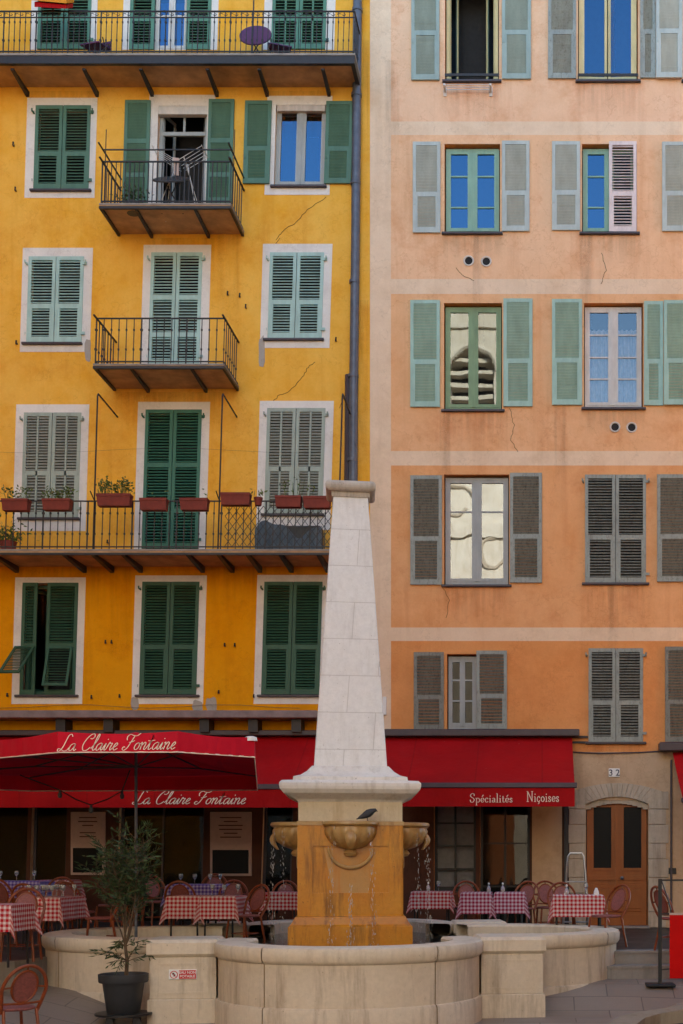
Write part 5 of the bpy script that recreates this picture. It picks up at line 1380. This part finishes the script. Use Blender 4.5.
b.tube([(-0.215, yb(0.53), 0.53), (0, yb(0.52)+0.02, 0.52), (0.215, yb(0.53), 0.53)], 0.012, 6)
for sx in (-1, 1): b.tube([(sx*0.135, yb(0.70), 0.70), (sx*0.235, yb(0.69), 0.69)], 0.010, 6)
b.tube([(0, yb(0.865), 0.865), (0, yb(0.92), 0.92)], 0.010, 6)
b.build('back_frame', 'rattan', ch, smooth=True)
b = MB(); b.loft([ov(0.127, 0.157, -0.006), ov(0.127, 0.157, 0.006)]); b.build('back_panel', 'weave', ch)
b = MB(); b.tube([(0.2*math.cos(2*PI*k/20), 0.2*math.sin(2*PI*k/20), 0.2) for k in range(20)], 0.008, 6, closed=True); b.build('stretcher', 'rattan', ch, smooth=True)
first = [True]
def place_chair(px, d, rot, label, z=None):
    x, y = SX(px, d), SY(d); zz = terrace_z(x, y) if z is None else z
    if first[0]:
        first[0] = False; ch.location = (x, y, zz); ch.rotation_euler = (0, 0, math.radians(rot)); ch['label'] = label; return ch
    return dup(ch, (x, y, zz), math.radians(rot), label)
for px_, d_, r_, l_ in ((80, 20.4, 60, 'cane chair in the shade just behind the long gingham table'), (112, 21.6, -30, 'cane chair in deep shade behind the shrub trunk'), (35, 20.2, 170, 'cane chair in front of the violet table, beside the long gingham table'),
        (158, 22.3, 40, 'cane chair in the shade right of the shrub crown'), (128, 22.9, 175, 'cane chair against the dark shopfront behind the shrub'), (212, 23.3, 5, 'cane chair at the wall under the black menu screen')):
    place_chair(px_, d_, r_, l_)
xx, yy = SX(14, 13.9), SY(13.9)
place_chair(13, 13.5, 228, 'nearest cane chair, turned away in the bottom left corner', plaza_z(xx, yy))
place_chair(21, 16.75, 8, 'cane chair tucked behind the checked table at the left edge')
place_chair(101, 18.7, -72, 'cane chair side-on between the long gingham table and the potted shrub')
place_chair(58, 21.6, 10, 'cane chair with its oval back facing out, in the dark behind the long gingham table')
place_chair(12, 21.3, 160, 'dim cane chair in front of the violet checked table at the left edge')
place_chair(245, 19.5, -35, 'cane chair at the right corner of the gingham table left of the obelisk')
place_chair(232, 21.6, 8, 'cane chair behind the violet tablecloth and below the black menu screen')
place_chair(183, 20.9, 185, 'cane chair between the red and the violet tablecloths, behind the shrub')
place_chair(467, 22.9, 6, 'cane chair behind the left half of the plum checked double table')
place_chair(521, 22.4, -22, 'cane chair at the right end of the plum checked double table')
place_chair(549, 22.9, 12, 'cane chair against the beige panel, left of the stepladder')
place_chair(563, 21.4, 4, 'cane chair tucked behind the checked table in front of the wooden door')
place_chair(606, 19.4, -50, 'cane chair side-on in front of the arched wooden door')
place_chair(676, 18.6, 118, 'cane chair behind the red barrier cloth at the right edge')
place_chair(284, 23.0, 5, 'cane chair behind the checked table left of the fountain pedestal')
place_chair(-3, 19.2, 80, 'cane chair cut by the left edge, behind the nearest tables')

def table(px, d, w, dp, cmat, tl, cl, drop=0.30, rot=0, H=0.75):
    x, y = SX(px, d), SY(d); z = terrace_z(x, y); rz = math.radians(rot)
    t = thing('bistro_table', tl, 'table', (x, y, z), rz, 'bistro tables')
    b = MB(); b.bbox(-w/2, w/2, -dp/2, dp/2, H-0.03, H, 0.006); b.build('tabletop', 'door_wood', t)
    for sx in (-1, 1):
        for sy in (-1, 1):
            b = MB(); b.tube([(sx*(w/2-0.05), sy*(dp/2-0.05), 0), (sx*(w/2-0.06), sy*(dp/2-0.06), H-0.03)], 0.016, 6); b.build('leg', 'black', t)
    m = MB(); uv = []; nx, ny = 34, 34; W, D = w/2+drop, dp/2+drop; sd = random.uniform(0, 9)
    for j in range(ny+1):
        for i in range(nx+1):
            u = -W+2*W*i/nx; v = -D+2*D*j/ny
            eu, ev = max(0, abs(u)-w/2-0.006), max(0, abs(v)-dp/2-0.006)
            su, sv = (1 if u > 0 else -1), (1 if v > 0 else -1)
            mn, mx = min(eu, ev), max(eu, ev)
            X = su*min(abs(u), w/2+0.006)+su*(0.22*mn+(0.05*eu)); Y = sv*min(abs(v), dp/2+0.006)+sv*(0.22*mn+0.05*ev)
            if eu > 0 and ev == 0: X += su*0.012*math.sin(v*16+sd)*eu/drop
            if ev > 0 and eu == 0: Y += sv*0.012*math.sin(u*16+sd)*ev/drop
            m.v.append(Vector((X, Y, 0.004-mx-0.32*mn))); uv.append((u, v))
    for j in range(ny):
        for i in range(nx):
            a = j*(nx+1)+i; m.f.append((a, a+1, a+nx+2, a+nx+1)); m.mi.append(0)
    c = m.build('tablecloth', cmat, None, smooth=True, uv=uv); c.location = (x, y, z+H+0.004); c.rotation_euler = (0, 0, rz)
    tag(c, cl, 'tablecloth', 'gingham tablecloths')
    return x, y, z+H+0.008, rz
TB = {}
TB['a'] = table(-7, 16.0, 0.72, 0.7, 'cl_red', 'bistro table at the left edge nearest the camera', 'red gingham cloth nearest the camera at the left edge', 0.33)
TB['b'] = table(52, 19.2, 0.60, 1.0, 'cl_red', 'long bistro table end-on to the camera, left of the potted shrub', 'red gingham cloth on the end-on table left of the potted shrub', 0.34)
TB['c'] = table(20, 22.6, 0.95, 0.7, 'cl_violet', 'bistro table in the shade at the far left, under a violet cloth', 'violet gingham cloth at the far left of the restaurant', 0.30, H=0.80)
TB['d'] = table(58, 23.7, 0.62, 0.6, 'cl_red', 'bistro table by the shopfront below the left menu screen', 'dim red gingham cloth against the shopfront below the left menu screen', 0.30, H=0.80)
TB['e'] = table(200, 22.2, 0.95, 0.7, 'cl_violet', 'bistro table below the menu board, under a violet cloth', 'violet gingham cloth below the pale menu board', 0.30, H=0.78)
TB['f'] = table(224, 19.7, 0.52, 0.75, 'cl_red', 'bistro table between the potted shrub and the obelisk', 'bright red gingham cloth between the potted shrub and the obelisk', 0.34)
TB['g'] = table(190, 19.75, 0.5, 0.75, 'cl_red', 'bistro table half hidden behind the potted shrub', 'red gingham cloth half hidden by the shrub leaves', 0.34)
TB['h'] = table(284, 22.0, 0.55, 0.6, 'cl_red', 'bistro table glimpsed just left of the fountain pedestal', 'red gingham cloth glimpsed under the left shell bowl', 0.30)
TB['i'] = table(432, 22.5, 0.66, 0.62, 'cl_red', 'bistro table right of the fountain pedestal under the panes of the shop window', 'red gingham cloth nearest the fountain on its right side', 0.30)
TB['j'] = table(477, 21.9, 0.50, 0.62, 'cl_plum', 'left one of two joined bistro tables under plum cloths', 'left one of two joined plum gingham cloths', 0.36)
TB['k'] = table(510, 21.95, 0.50, 0.62, 'cl_plum', 'right one of two joined bistro tables under plum cloths', 'right one of two joined plum gingham cloths', 0.355)
TB['l'] = table(578, 20.3, 0.78, 0.66, 'cl_red', 'bistro table in front of the arched wooden door', 'red gingham cloth in front of the arched wooden door', 0.34)
# tableware
wg = thing('wine_glass', '', 'glass', (0,0,-20), 0, 'wine glasses')
b = MB(); b.lathe([(0.0, 0.0), (0.033, 0.002), (0.006, 0.012), (0.005, 0.08), (0.02, 0.095), (0.036, 0.125), (0.034, 0.175), (0.031, 0.175), (0.033, 0.125), (0.0, 0.10)], (0,0,0), 14); b.build('bowl', 'tumbler', wg, smooth=True)
cr = thing('cruet', '', 'cruet', (0,0,-20), 0, 'cruets')
b = MB(); b.lathe([(0.0, 0.0), (0.032, 0.0), (0.034, 0.03), (0.03, 0.08), (0.012, 0.11), (0.012, 0.13), (0.0, 0.132)], (0,0,0), 14); b.build('bottle', 'tumbler', cr, smooth=True)
b = MB(); b.lathe([(0.0, 0.132), (0.014, 0.132), (0.016, 0.155), (0.0, 0.165)], (0,0,0), 12); b.build('stopper', 'white_plate', cr, smooth=True)
used = {}
def on(key, src, u, v, label):
    x, y, z, rz = TB[key]; p = (x+u, y+v, z)
    if src.name not in used:
        used[src.name] = 1; src.location = p; src['label'] = label; return src
    return dup(src, p, 0, label)
for u, v in ((-0.22, -0.3), (-0.08, -0.38), (0.0, -0.2), (0.12, -0.32), (0.2, -0.1), (-0.15, 0.05), (0.1, 0.1), (0.22, 0.3), (-0.05, 0.32)):
    on('b', wg, u, v, 'one of the wine glasses crowding the end-on gingham table left of the shrub')
for u, v in ((-0.3, -0.1), (0.0, -0.15), (0.25, 0.0)): on('c', wg, u, v, 'one of the wine glasses on the far left violet cloth')
for u, v in ((-0.3, -0.1), (-0.05, -0.15), (0.2, -0.1), (0.32, 0.1)): on('e', wg, u, v, 'one of the wine glasses on the violet cloth below the menu board')
for u, v in ((-0.15, -0.1), (0.05, -0.2), (0.2, 0.05)): on('f', wg, u, v, 'one of the wine glasses on the bright gingham table left of the obelisk')
on('i', cr, -0.06, -0.05, 'small cruet left of a glass on the gingham table nearest the pedestal'); on('i', wg, 0.12, -0.05, 'wine glass on the gingham table just right of the fountain')
on('j', cr, 0.20, -0.05, 'cruet where the two plum checked tables meet, on the left table'); on('k', cr, -0.12, -0.05, 'cruet standing on the right one of the plum tables')
on('l', cr, -0.18, -0.1, 'cruet on the table before the wooden door, left of its glasses'); on('l', wg, 0.12, -0.1, 'wine glass beside a napkin on the table before the wooden door'); on('a', cr, 0.02, -0.1, 'white-stoppered cruet on the table nearest the camera')
def napkin(key, u, v, label):
    x, y, z, rz = TB[key]; b = MB((x+u, y+v, z)); b.loft([[(x+u+r*math.cos(2*PI*k/8), y+v+r*math.sin(2*PI*k/8), z+h) for k in range(8)] for r, h in ((0.045, 0), (0.04, 0.05), (0.015, 0.11))])
    o = b.build('napkin', 'white_plate', None); o.location = (x+u, y+v, z); tag(o, label, 'napkin')
napkin('l', 0.28, -0.12, 'folded white napkin on the table before the wooden door'); napkin('a', -0.12, -0.15, 'folded white napkin on the nearest left table')

# ------------------------------------------------------------------ stepladder and barrier
x, y = SX(576, 22.7), SY(22.7); z = 0.7
ld = thing('stepladder', 'aluminium stepladder with a hooped handle leaning by the wooden door', 'stepladder', (x, y, z))
b = MB()
pts = [(-0.26, -0.15, 0), (-0.17, 0.02, 1.1)]
b.tube([(-0.24, -0.12, 0), (-0.16, 0.0, 1.15), (-0.14, 0.03, 1.36), (-0.10, 0.04, 1.42), (0.10, 0.04, 1.42), (0.14, 0.03, 1.36), (0.16, 0.0, 1.15), (0.24, -0.12, 0)], 0.020, 8); b.build('front_frame', 'aluminium', ld, smooth=True)
b = MB()
for sx in (-1, 1): b.tube([(sx*0.15, 0.04, 1.2), (sx*0.22, 0.5, 0)], 0.016, 8)
b.obox((-0.2, 0.35, 0.4), (0.2, 0.35, 0.4), 0.02, 0.02); b.build('rear_frame', 'aluminium', ld, smooth=True)
for q in (0.22, 0.45, 0.68, 0.92):
    b = MB(); hw_ = 0.24-0.07*q/1.15; yy = -0.12+0.12*q/1.15; b.bbox(-hw_, hw_, yy-0.03, yy+0.06, q-0.012, q+0.012, 0.004); b.build('step', 'aluminium', ld)
bx_, by_, bd = ground_hit(660, 986)
gz = plaza_z(bx_, by_); S = 1300/bd
bar = thing('barrier', 'black post barrier with a bright red cloth panel at the right edge', 'barrier', (bx_, by_, gz))
b = MB(); b.bbox(-0.2, 0.2, -0.17, 0.17, 0.0, 0.035, 0.01); b.build('base_plate', 'black', bar)
hh = (986-879)/S
b = MB(); b.box(-0.024, 0.024, -0.024, 0.024, 0.035, hh); b.build('post', 'black', bar)
b = MB(); b.bbox(1.3, 1.7, -0.17, 0.17, 0.0, 0.035, 0.01); b.box(1.476, 1.524, -0.024, 0.024, 0.035, hh); b.build('far_post', 'black', bar)
b = MB(); b.box(0.024, 1.476, -0.012, 0.012, hh-0.03, hh-0.005); zc = (986-914)/S; b.box(0.024, 1.476, -0.012, 0.012, zc-0.012, zc+0.012); b.build('cross_bar', 'black', bar)
b = MB(); b.tube([(0.02, 0, hh-0.02), (0.10, 0.0, hh-0.25), (0.15, 0, zc+0.05)], 0.010, 5); b.tube([(0.024, 0, 0.22), (0.2, 0.0, 0.24)], 0.008, 5); b.build('cord', 'black', bar)
b = MB(); n = 30; z0 = (986-978.5)/S
for i in range(n):
    def P(u, v): return (0.13+1.26*u, -0.016+0.010*math.sin(u*14)*(1-v), z0+(zc-z0)*v)
    for j in range(4): b.quad(P(i/n,j/4), P((i+1)/n,j/4), P((i+1)/n,(j+1)/4), P(i/n,(j+1)/4))
pn = b.build('cloth_panel', 'red_panel', bar, smooth=True)
b = MB(); b.box(0.125, 1.395, -0.02, -0.01, zc-0.014, zc+0.014); b.build('hem', 'menu', pn)

# ------------------------------------------------------------------ flower boxes on the long balcony rail
dd = 25-dD-0.08
def planter(x0p, x1p, y0, y1, label, plant, pot=False, big=0.0):
    x0, x1 = SX(x0p, dd), SX(x1p, dd); z1, z0 = SZ(y0, dd), SZ(y1, dd); cx = (x0+x1)/2; cy = SY(dd)-0.02
    t = thing('flower_box', label, 'flower box', (cx, cy, z0), 0, 'flower boxes on the long balcony')
    w = (x1-x0)/2; h = z1-z0; b = MB()
    if pot: b.lathe([(0, 0), (w*0.7, 0), (w*0.9, h*0.8), (w, h*0.8), (w, h), (w*0.85, h), (w*0.8, h*0.85), (0, h*0.85)], (0,0,0), 16)
    else:
        b.loft([[(-w*0.93,-0.075,0),(w*0.93,-0.075,0),(w*0.93,0.075,0),(-w*0.93,0.075,0)], [(-w*0.98,-0.09,h*0.78),(w*0.98,-0.09,h*0.78),(w*0.98,0.09,h*0.78),(-w*0.98,0.09,h*0.78)], [(-w,-0.10,h*0.79),(w,-0.10,h*0.79),(w,0.10,h*0.79),(-w,0.10,h*0.79)], [(-w,-0.10,h),(w,-0.10,h),(w,0.10,h),(-w,0.10,h)]])
    b.build('planter', 'terracotta', t)
    if plant:
        lf.v, lf.f, lf.mi = [], [], []
        for _ in range(int(plant)):
            u = rnd.uniform(-w*0.95, w*0.95); bp_ = Vector((u, rnd.uniform(-0.08, 0.08), h-0.02))
            hgt = (0.06+0.12*rnd.random()+big*rnd.random())*(0.6+0.8*abs(math.sin(u*9)))
            tip = bp_+Vector((rnd.uniform(-0.07, 0.07), rnd.uniform(-0.07, 0.07), hgt))
            leaf(tip, Vector((rnd.uniform(-1,1), rnd.uniform(-1,1), rnd.uniform(-0.2,1))), rnd.uniform(0.04, 0.09), rnd.uniform(0.02, 0.04))
            if rnd.random() < 0.3: leaf(bp_, Vector((rnd.uniform(-.3,.3), rnd.uniform(-.3,.3), 1)), hgt, 0.012)
        lf.build('plant', 'leaf2', t)
planter(3.5, 30, 500, 511.5, 'terracotta flower box with low green leaves, first from the left on the long balcony', 90)
planter(44, 72, 500, 511, 'terracotta flower box with trailing green leaves, second from the left on the long balcony', 130)
planter(98, 132, 495, 507, 'fullest flower box, bushy green plants, left of the green balcony door', 240, big=0.08)
planter(141, 168, 499.5, 511, 'bare terracotta flower box in front of the left leaf of the green balcony door', 8)
planter(181, 209, 499.5, 511, 'bare terracotta flower box in front of the right side of the green balcony door', 4)
planter(221.5, 251, 494, 506, 'empty terracotta flower box where the rail trellis begins', 0)
planter(254, 263, 498, 506, 'small round terracotta pot between two boxes above the trellis', 14, pot=True)
planter(276, 302, 497, 508, 'terracotta flower box with a few tall shoots above the trellis', 26, big=0.22)
planter(304, 331, 497.5, 509, 'terracotta flower box at the right end of the long balcony, beside the obelisk', 14)
# plant standing on the balcony floor at the left
cx, cy = SX(8, 24.2), SY(24.2); fp = thing('balcony_plant', 'leafy plant on the long balcony floor at the left edge', 'potted plant', (cx, cy, zD))
b = MB(); b.lathe([(0,0),(0.12,0),(0.16,0.22),(0.15,0.22),(0,0.2)], (0,0,0), 14); b.build('pot', 'terracotta', fp)
lf.v, lf.f, lf.mi = [], [], []
for _ in range(240):
    leaf(Vector((rnd.gauss(0, 0.17), rnd.gauss(0, 0.1), 0.2+abs(rnd.gauss(0.1, 0.13)))), Vector((rnd.uniform(-1,1), rnd.uniform(-1,1), rnd.uniform(-0.2,1))), 0.09, 0.035)
lf.build('foliage', 'leaf2', fp)
# cloth-covered heap behind the trellis
hp = thing('covered_stack', 'blue grey cloth draped over a stack on the balcony behind the trellis', 'covered stack', (SX(290, 24.3), SY(24.3), zD))
b = MB(); n = 30
for i in range(n):
    for j in range(8):
        def P(u, v):
            x = -0.62+1.24*u; h = 0.46+0.14*math.sin(u*7)+0.05*math.sin(u*17); return (x, -0.18+0.03*math.sin(u*40)*(1-v)+0.28*max(0, v-0.7), h*min(1, v*1.3))
        b.quad(P(i/n,j/8), P((i+1)/n,j/8), P((i+1)/n,(j+1)/8), P(i/n,(j+1)/8))
b.build('cover', 'bluegrey', hp, smooth=True)
b = MB(); b.bbox(-0.58, 0.58, 0.0, 0.30, 0.0, 0.55, 0.03); b.build('boxes', 'pot', hp)

# ------------------------------------------------------------------ things on the upper balconies
def disc_table(px, py, d, z, R, tilt, label, mat):
    x, y = SX(px, d), SY(d); t = thing('folding_table', label, 'table', (x, y, z)); c = Vector((0, 0, SZ(py, d)-z))
    m = Matrix.Translation(c) @ Matrix.Rotation(tilt, 4, 'X')
    b = MB(); b.lathe([(0, -0.012), (R, -0.012), (R, 0.012), (0, 0.012)], (0,0,0), 32)
    b.v = [m @ v for v in b.v]; b.build('tabletop', mat, t)
    for sx in (-1, 1):
        b = MB(); b.tube([c+Vector((sx*0.14, 0.02, 0)), (sx*-0.20, 0.10, 0)], 0.012, 6); b.build('leg', 'iron', t)
disc_table(255.5, 35.5, 24.4, zA, 0.30, math.radians(62), 'purple round folding table tilted up on the top balcony', 'purple')
zB = SZ(203, 23.8)
disc_table(171, 179.5, 24.1, zB, 0.33, math.radians(35), 'dark round folding table tilted up on the middle balcony', 'pot')
def fold_chair(px, d, label, rot):
    x, y = SX(px, d), SY(d); t = thing('folding_chair', label, 'chair', (x, y, zA), rot, 'purple folding chairs on the top balcony')
    for k in range(2):
        s = -1 if k else 1
        b = MB(); b.tube([(s*0.19, -0.2, 0), (s*0.19, 0.2, 0.42)], 0.012, 6); b.build('leg', 'iron', t)
        b = MB(); b.tube([(s*0.17, 0.22, 0), (s*0.17, -0.05, 0.40)], 0.012, 6); b.build('leg', 'iron', t)
    b = MB()
    for i in range(6): b.box(-0.20, 0.20, -0.22+i*0.07, -0.17+i*0.07, 0.20+0.02*i, 0.22+0.02*i)
    b.build('seat', 'purple', t)
    b = MB()
    for i in range(3): b.box(-0.20, 0.20, 0.19, 0.21, 0.30+i*0.06, 0.345+i*0.06)
    b.build('backrest', 'purple', t)
fold_chair(280, 24.45, 'purple slatted folding chair right of the round table on the top balcony', 0.3)
fold_chair(96, 24.4, 'purple slatted folding chair alone on the left of the top balcony', -0.25)
# small red and orange cloth over the top rail
x, y = SX(52, 24.0), SY(24.0); zz = SZ(8, 24.0)
ts = thing('balcony_awning', 'small orange and red fabric sunshade above the top balcony rail', 'sunshade', (x, y, zz))
b = MB(); b.loft([[(-0.36,-0.1,0.08),(0.30,-0.1,0.02),(0.30,0.3,0.3),(-0.36,0.3,0.36)], [(-0.36,-0.1,0.17),(0.30,-0.1,0.11),(0.30,0.3,0.40),(-0.36,0.3,0.45)]]); b.build('orange_fabric', 'orange', ts)
b = MB(); b.loft([[(-0.30,-0.06,-0.02),(0.28,-0.06,-0.05),(0.28,0.3,0.2),(-0.30,0.3,0.24)], [(-0.30,-0.06,0.075),(0.28,-0.06,0.018),(0.28,0.3,0.29),(-0.30,0.3,0.34)]]); b.build('red_fabric', 'red_awning', ts)
# drying rack
x, y = SX(180, 24.2), SY(24.2)
rk = thing('drying_rack', 'pale wire clothes drying rack on the middle balcony', 'drying rack', (x, y, zB))
b = MB()
for sx in (-1, 1): b.tube([(sx*0.35, -0.2, 0), (sx*0.1, 0.15, 1.0)], 0.009, 5); b.tube([(sx*0.35, 0.3, 0), (sx*0.1, -0.1, 1.0)], 0.009, 5)
b.build('frame', 'fr_white', rk)
b = MB()
for sx in (-1, 1):
    for i in range(5): b.tube([(sx*0.03, -0.2+0.1*i, 0.90), (sx*0.46, -0.2+0.1*i, 1.16)], 0.005, 4)
    b.tube([(sx*0.46, -0.22, 1.16), (sx*0.46, 0.22, 1.16)], 0.008, 5)
b.build('wings', 'fr_white', rk)
b = MB(); b.loft([[(-0.05,-0.21,0.62),(0.03,-0.21,0.60),(0.03,-0.19,0.60),(-0.05,-0.19,0.62)], [(-0.06,-0.22,0.93),(0.04,-0.22,0.92),(0.04,-0.18,0.92),(-0.06,-0.18,0.93)]])
o = b.build('hanging_cloth', 'menu', rk)
x, y = SX(133, 24.2), SY(24.2); fp = thing('balcony_plant', 'dark bushy plant in the left corner of the middle balcony', 'potted plant', (x, y, zB))
b = MB(); b.lathe([(0,0),(0.11,0),(0.14,0.2),(0.13,0.2),(0,0.18)], (0,0,0), 14); b.build('pot', 'pot', fp)
lf.v, lf.f, lf.mi = [], [], []
for _ in range(160): leaf(Vector((rnd.gauss(0, 0.14), rnd.gauss(0, 0.08), 0.2+abs(rnd.gauss(0.08, 0.1)))), Vector((rnd.uniform(-1,1), rnd.uniform(-1,1), rnd.uniform(-0.2,1))), 0.08, 0.03)
lf.build('foliage', 'leaf', fp)
# clothes bar under the top window of the peach house
cb0 = Vector((SX(468), 0, SZ(92)))
cbk = thing('clothes_bar', 'white wall-mounted clothes airing bar under an open top window', 'clothes airer', cb0)
for sx in (-1, 1):
    b = MB(); b.box(sx*0.44-0.02, sx*0.44+0.02, -0.25, -0.003, -0.02, 0.02); b.box(sx*0.44-0.03, sx*0.44+0.03, -0.02, -0.003, -0.09, 0.09); b.build('bracket', 'fr_white', cbk)
b = MB()
for i in range(3): b.tube([(-0.44, -0.06-0.08*i, 0.01), (0.44, -0.06-0.08*i, 0.01)], 0.008, 5)
b.build('rails', 'fr_white', cbk)

# ------------------------------------------------------------------ church across the square (it shows in the panes)
CY = -46
chh = thing('church', 'cream stone church with a bell tower across the square, mirrored in window panes', 'church', (0, CY, 0))
b = MB((0, CY, 0)); b.box(-26, 22, CY-14, CY, 0, 21); b.box(-26.3, 22.3, CY-14, CY+0.35, 20.2, 21.2); b.box(-26.2, 22.2, CY-14, CY+0.2, 10.5, 11.1)
for x in (-17, -11, 3, 9, 13): b.box(x-0.5, x+0.5, CY, CY+0.3, 0, 20.2)
b.build('nave_wall', 'church', chh)
b = MB((0, CY, 0)); x0, x1 = -7.4, 0.4; zb, zt = 21.2, 34
ax0, ax1, az0, azs = -4.9, -2.5, 24.0, 28.6
tyf = CY+0.5
b.box(x0, x1, CY-6, tyf, 0, az0); b.box(x0, ax0, CY-6, tyf, az0, zt); b.box(ax1, x1, CY-6, tyf, az0, zt)
n = 18; rad = (ax1-ax0)/2; cxm = (ax0+ax1)/2
for i in range(n):
    u0, u1 = ax0+(ax1-ax0)*i/n, ax0+(ax1-ax0)*(i+1)/n; um = (u0+u1)/2
    b.box(u0, u1, CY-6, tyf, azs+math.sqrt(max(0, rad*rad-(um-cxm)**2)), zt)
b.tube([(cxm+1.12*rad*math.cos(PI*k/20), tyf+0.02, azs+1.12*rad*math.sin(PI*k/20)) for k in range(21)], 0.14, 6)
b.box(x0-0.15, x1+0.15, tyf, tyf+0.2, 30.9, 31.2); b.box(x0-0.2, x1+0.2, tyf, tyf+0.3, 32.2, 32.7)
b.box(x0-0.4, x1+0.4, CY-6, tyf+0.4, zt, zt+0.7); b.box(x0-0.2, x1+0.2, CY-6, tyf+0.25, 19.6, 20.1)
tw = b.build('bell_tower', 'church', chh)
b = MB((0, CY, 0))
for cx_, cz2, r_ in ((-4.6, 21.4, 1.1), (-2.4, 18.6, 1.2)):
    b.tube([(cx_+r_*(1-0.5*k/24)*math.cos(0.3+1.7*PI*k/24), tyf+0.05, cz2+r_*(1-0.5*k/24)*math.sin(0.3+1.7*PI*k/24)) for k in range(25)], 0.13, 6)
b.build('scrolls', 'quoin', tw)
b = MB((0, CY, 0)); b.box(ax0, ax1, CY-2.0, CY-1.6, az0, azs+rad); b.build('bell_opening', 'church_dark', tw)
b = MB((0, CY, 0))
for i in range(8): b.box(ax0, ax1, CY-0.6, CY+0.1, az0+0.5+i*0.68, az0+0.72+i*0.68)
b.build('louvres', 'church', tw)
b = MB((0, CY, 0)); b.box(-5.2, -1.4, CY+0.5, CY+0.6, 0.1, 4.6); b.build('portal', 'door_wood', chh)

def unseen_house(name, label, x, sgn, y0, y1, h, mat):  # houses out of view, added to keep low sky light off the square
    t = thing(name, label, 'house', (x, (y0+y1)/2, 0)); off = t.location
    b = MB(off); xa, xb = sorted((x, x+sgn*9)); b.box(xa, xb, y0, y1, -0.3, h); b.build('wall', mat, t)
    b = MB(off); b.box(xa-0.4, xb+0.4, y0-0.0, y1+0.0, h+0.002, h+0.25); b.build('roof', 'roof', t)
    n = int((y1-y0)/3.2)
    for k in range(6):
        for i in range(n):
            yc = y0+(i+0.5)*(y1-y0)/n; z = 4.6+k*3.2
            if z+2 > h: continue
            b = MB(off); xx0, xx1 = sorted((x-sgn*0.05, x+sgn*0.02)); b.box(xx0, xx1, yc-0.55, yc+0.55, z, z+1.9); b.build('shutter', 'sh_green', t)
unseen_house('unseen_house', 'unseen ochre house added on the left to block low sky', -14.5, -1, -30, -3.0, 21, 'yellow_low')
unseen_house('unseen_house', 'unseen peach house added on the right to block low sky', 9.5, 1, -30, -3.0, 21, 'peach3')

# ------------------------------------------------------------------ sky, sun, camera
EL = math.radians(21)
w = bpy.data.worlds.new('World'); scene.world = w; w.use_nodes = True
nt = w.node_tree; bg = nt.nodes['Background']
sk = nt.nodes.new('ShaderNodeTexSky'); sk.sky_type = 'NISHITA'; sk.sun_disc = False; sk.sun_elevation = EL; sk.sun_rotation = math.radians(12)
sk.air_density = 1.0; sk.dust_density = 0.0; sk.ozone_density = 4.0
nt.links.new(sk.outputs[0], bg.inputs[0]); bg.inputs[1].default_value = 0.15
sd = bpy.data.lights.new('sun', 'SUN'); sd.energy = 4.0; sd.angle = math.radians(0.5); sd.color = (1.0, 0.95, 0.88)
so = bpy.data.objects.new('sun', sd); col.objects.link(so); so.rotation_euler = (-(PI/2-EL), 0, math.radians(-12)); so.location = (0, 20, 40)

cd = bpy.data.cameras.new('camera'); cam = bpy.data.objects.new('camera', cd); col.objects.link(cam)
cam.location = (0, CAMY, EYE); cam.rotation_euler = (PI/2, 0, 0)
cd.sensor_fit = 'VERTICAL'; cd.sensor_height = 36.0; cd.sensor_width = 24.0; cd.lens = F/1024*36.0
cd.shift_x = (341.5-VPX)/1024; cd.shift_y = (VPY-512)/1024
cd.clip_start = 0.1; cd.clip_end = 2000
scene.camera = cam

vs = scene.view_settings; vs.view_transform = 'Standard'; vs.look = 'None'; vs.gamma = 1.0; vs.exposure = 2.2; vs.use_curve_mapping = False
vs.use_white_balance = True; vs.white_balance_temperature = 7800; vs.white_balance_tint = 8
scene.render.engine = 'CYCLES'
scene.cycles.use_denoising = True
scene.cycles.max_bounces = 8; scene.cycles.diffuse_bounces = 4; scene.cycles.transparent_max_bounces = 12
scene.cycles.caustics_reflective = False; scene.cycles.caustics_refractive = False
scene.render.film_transparent = False
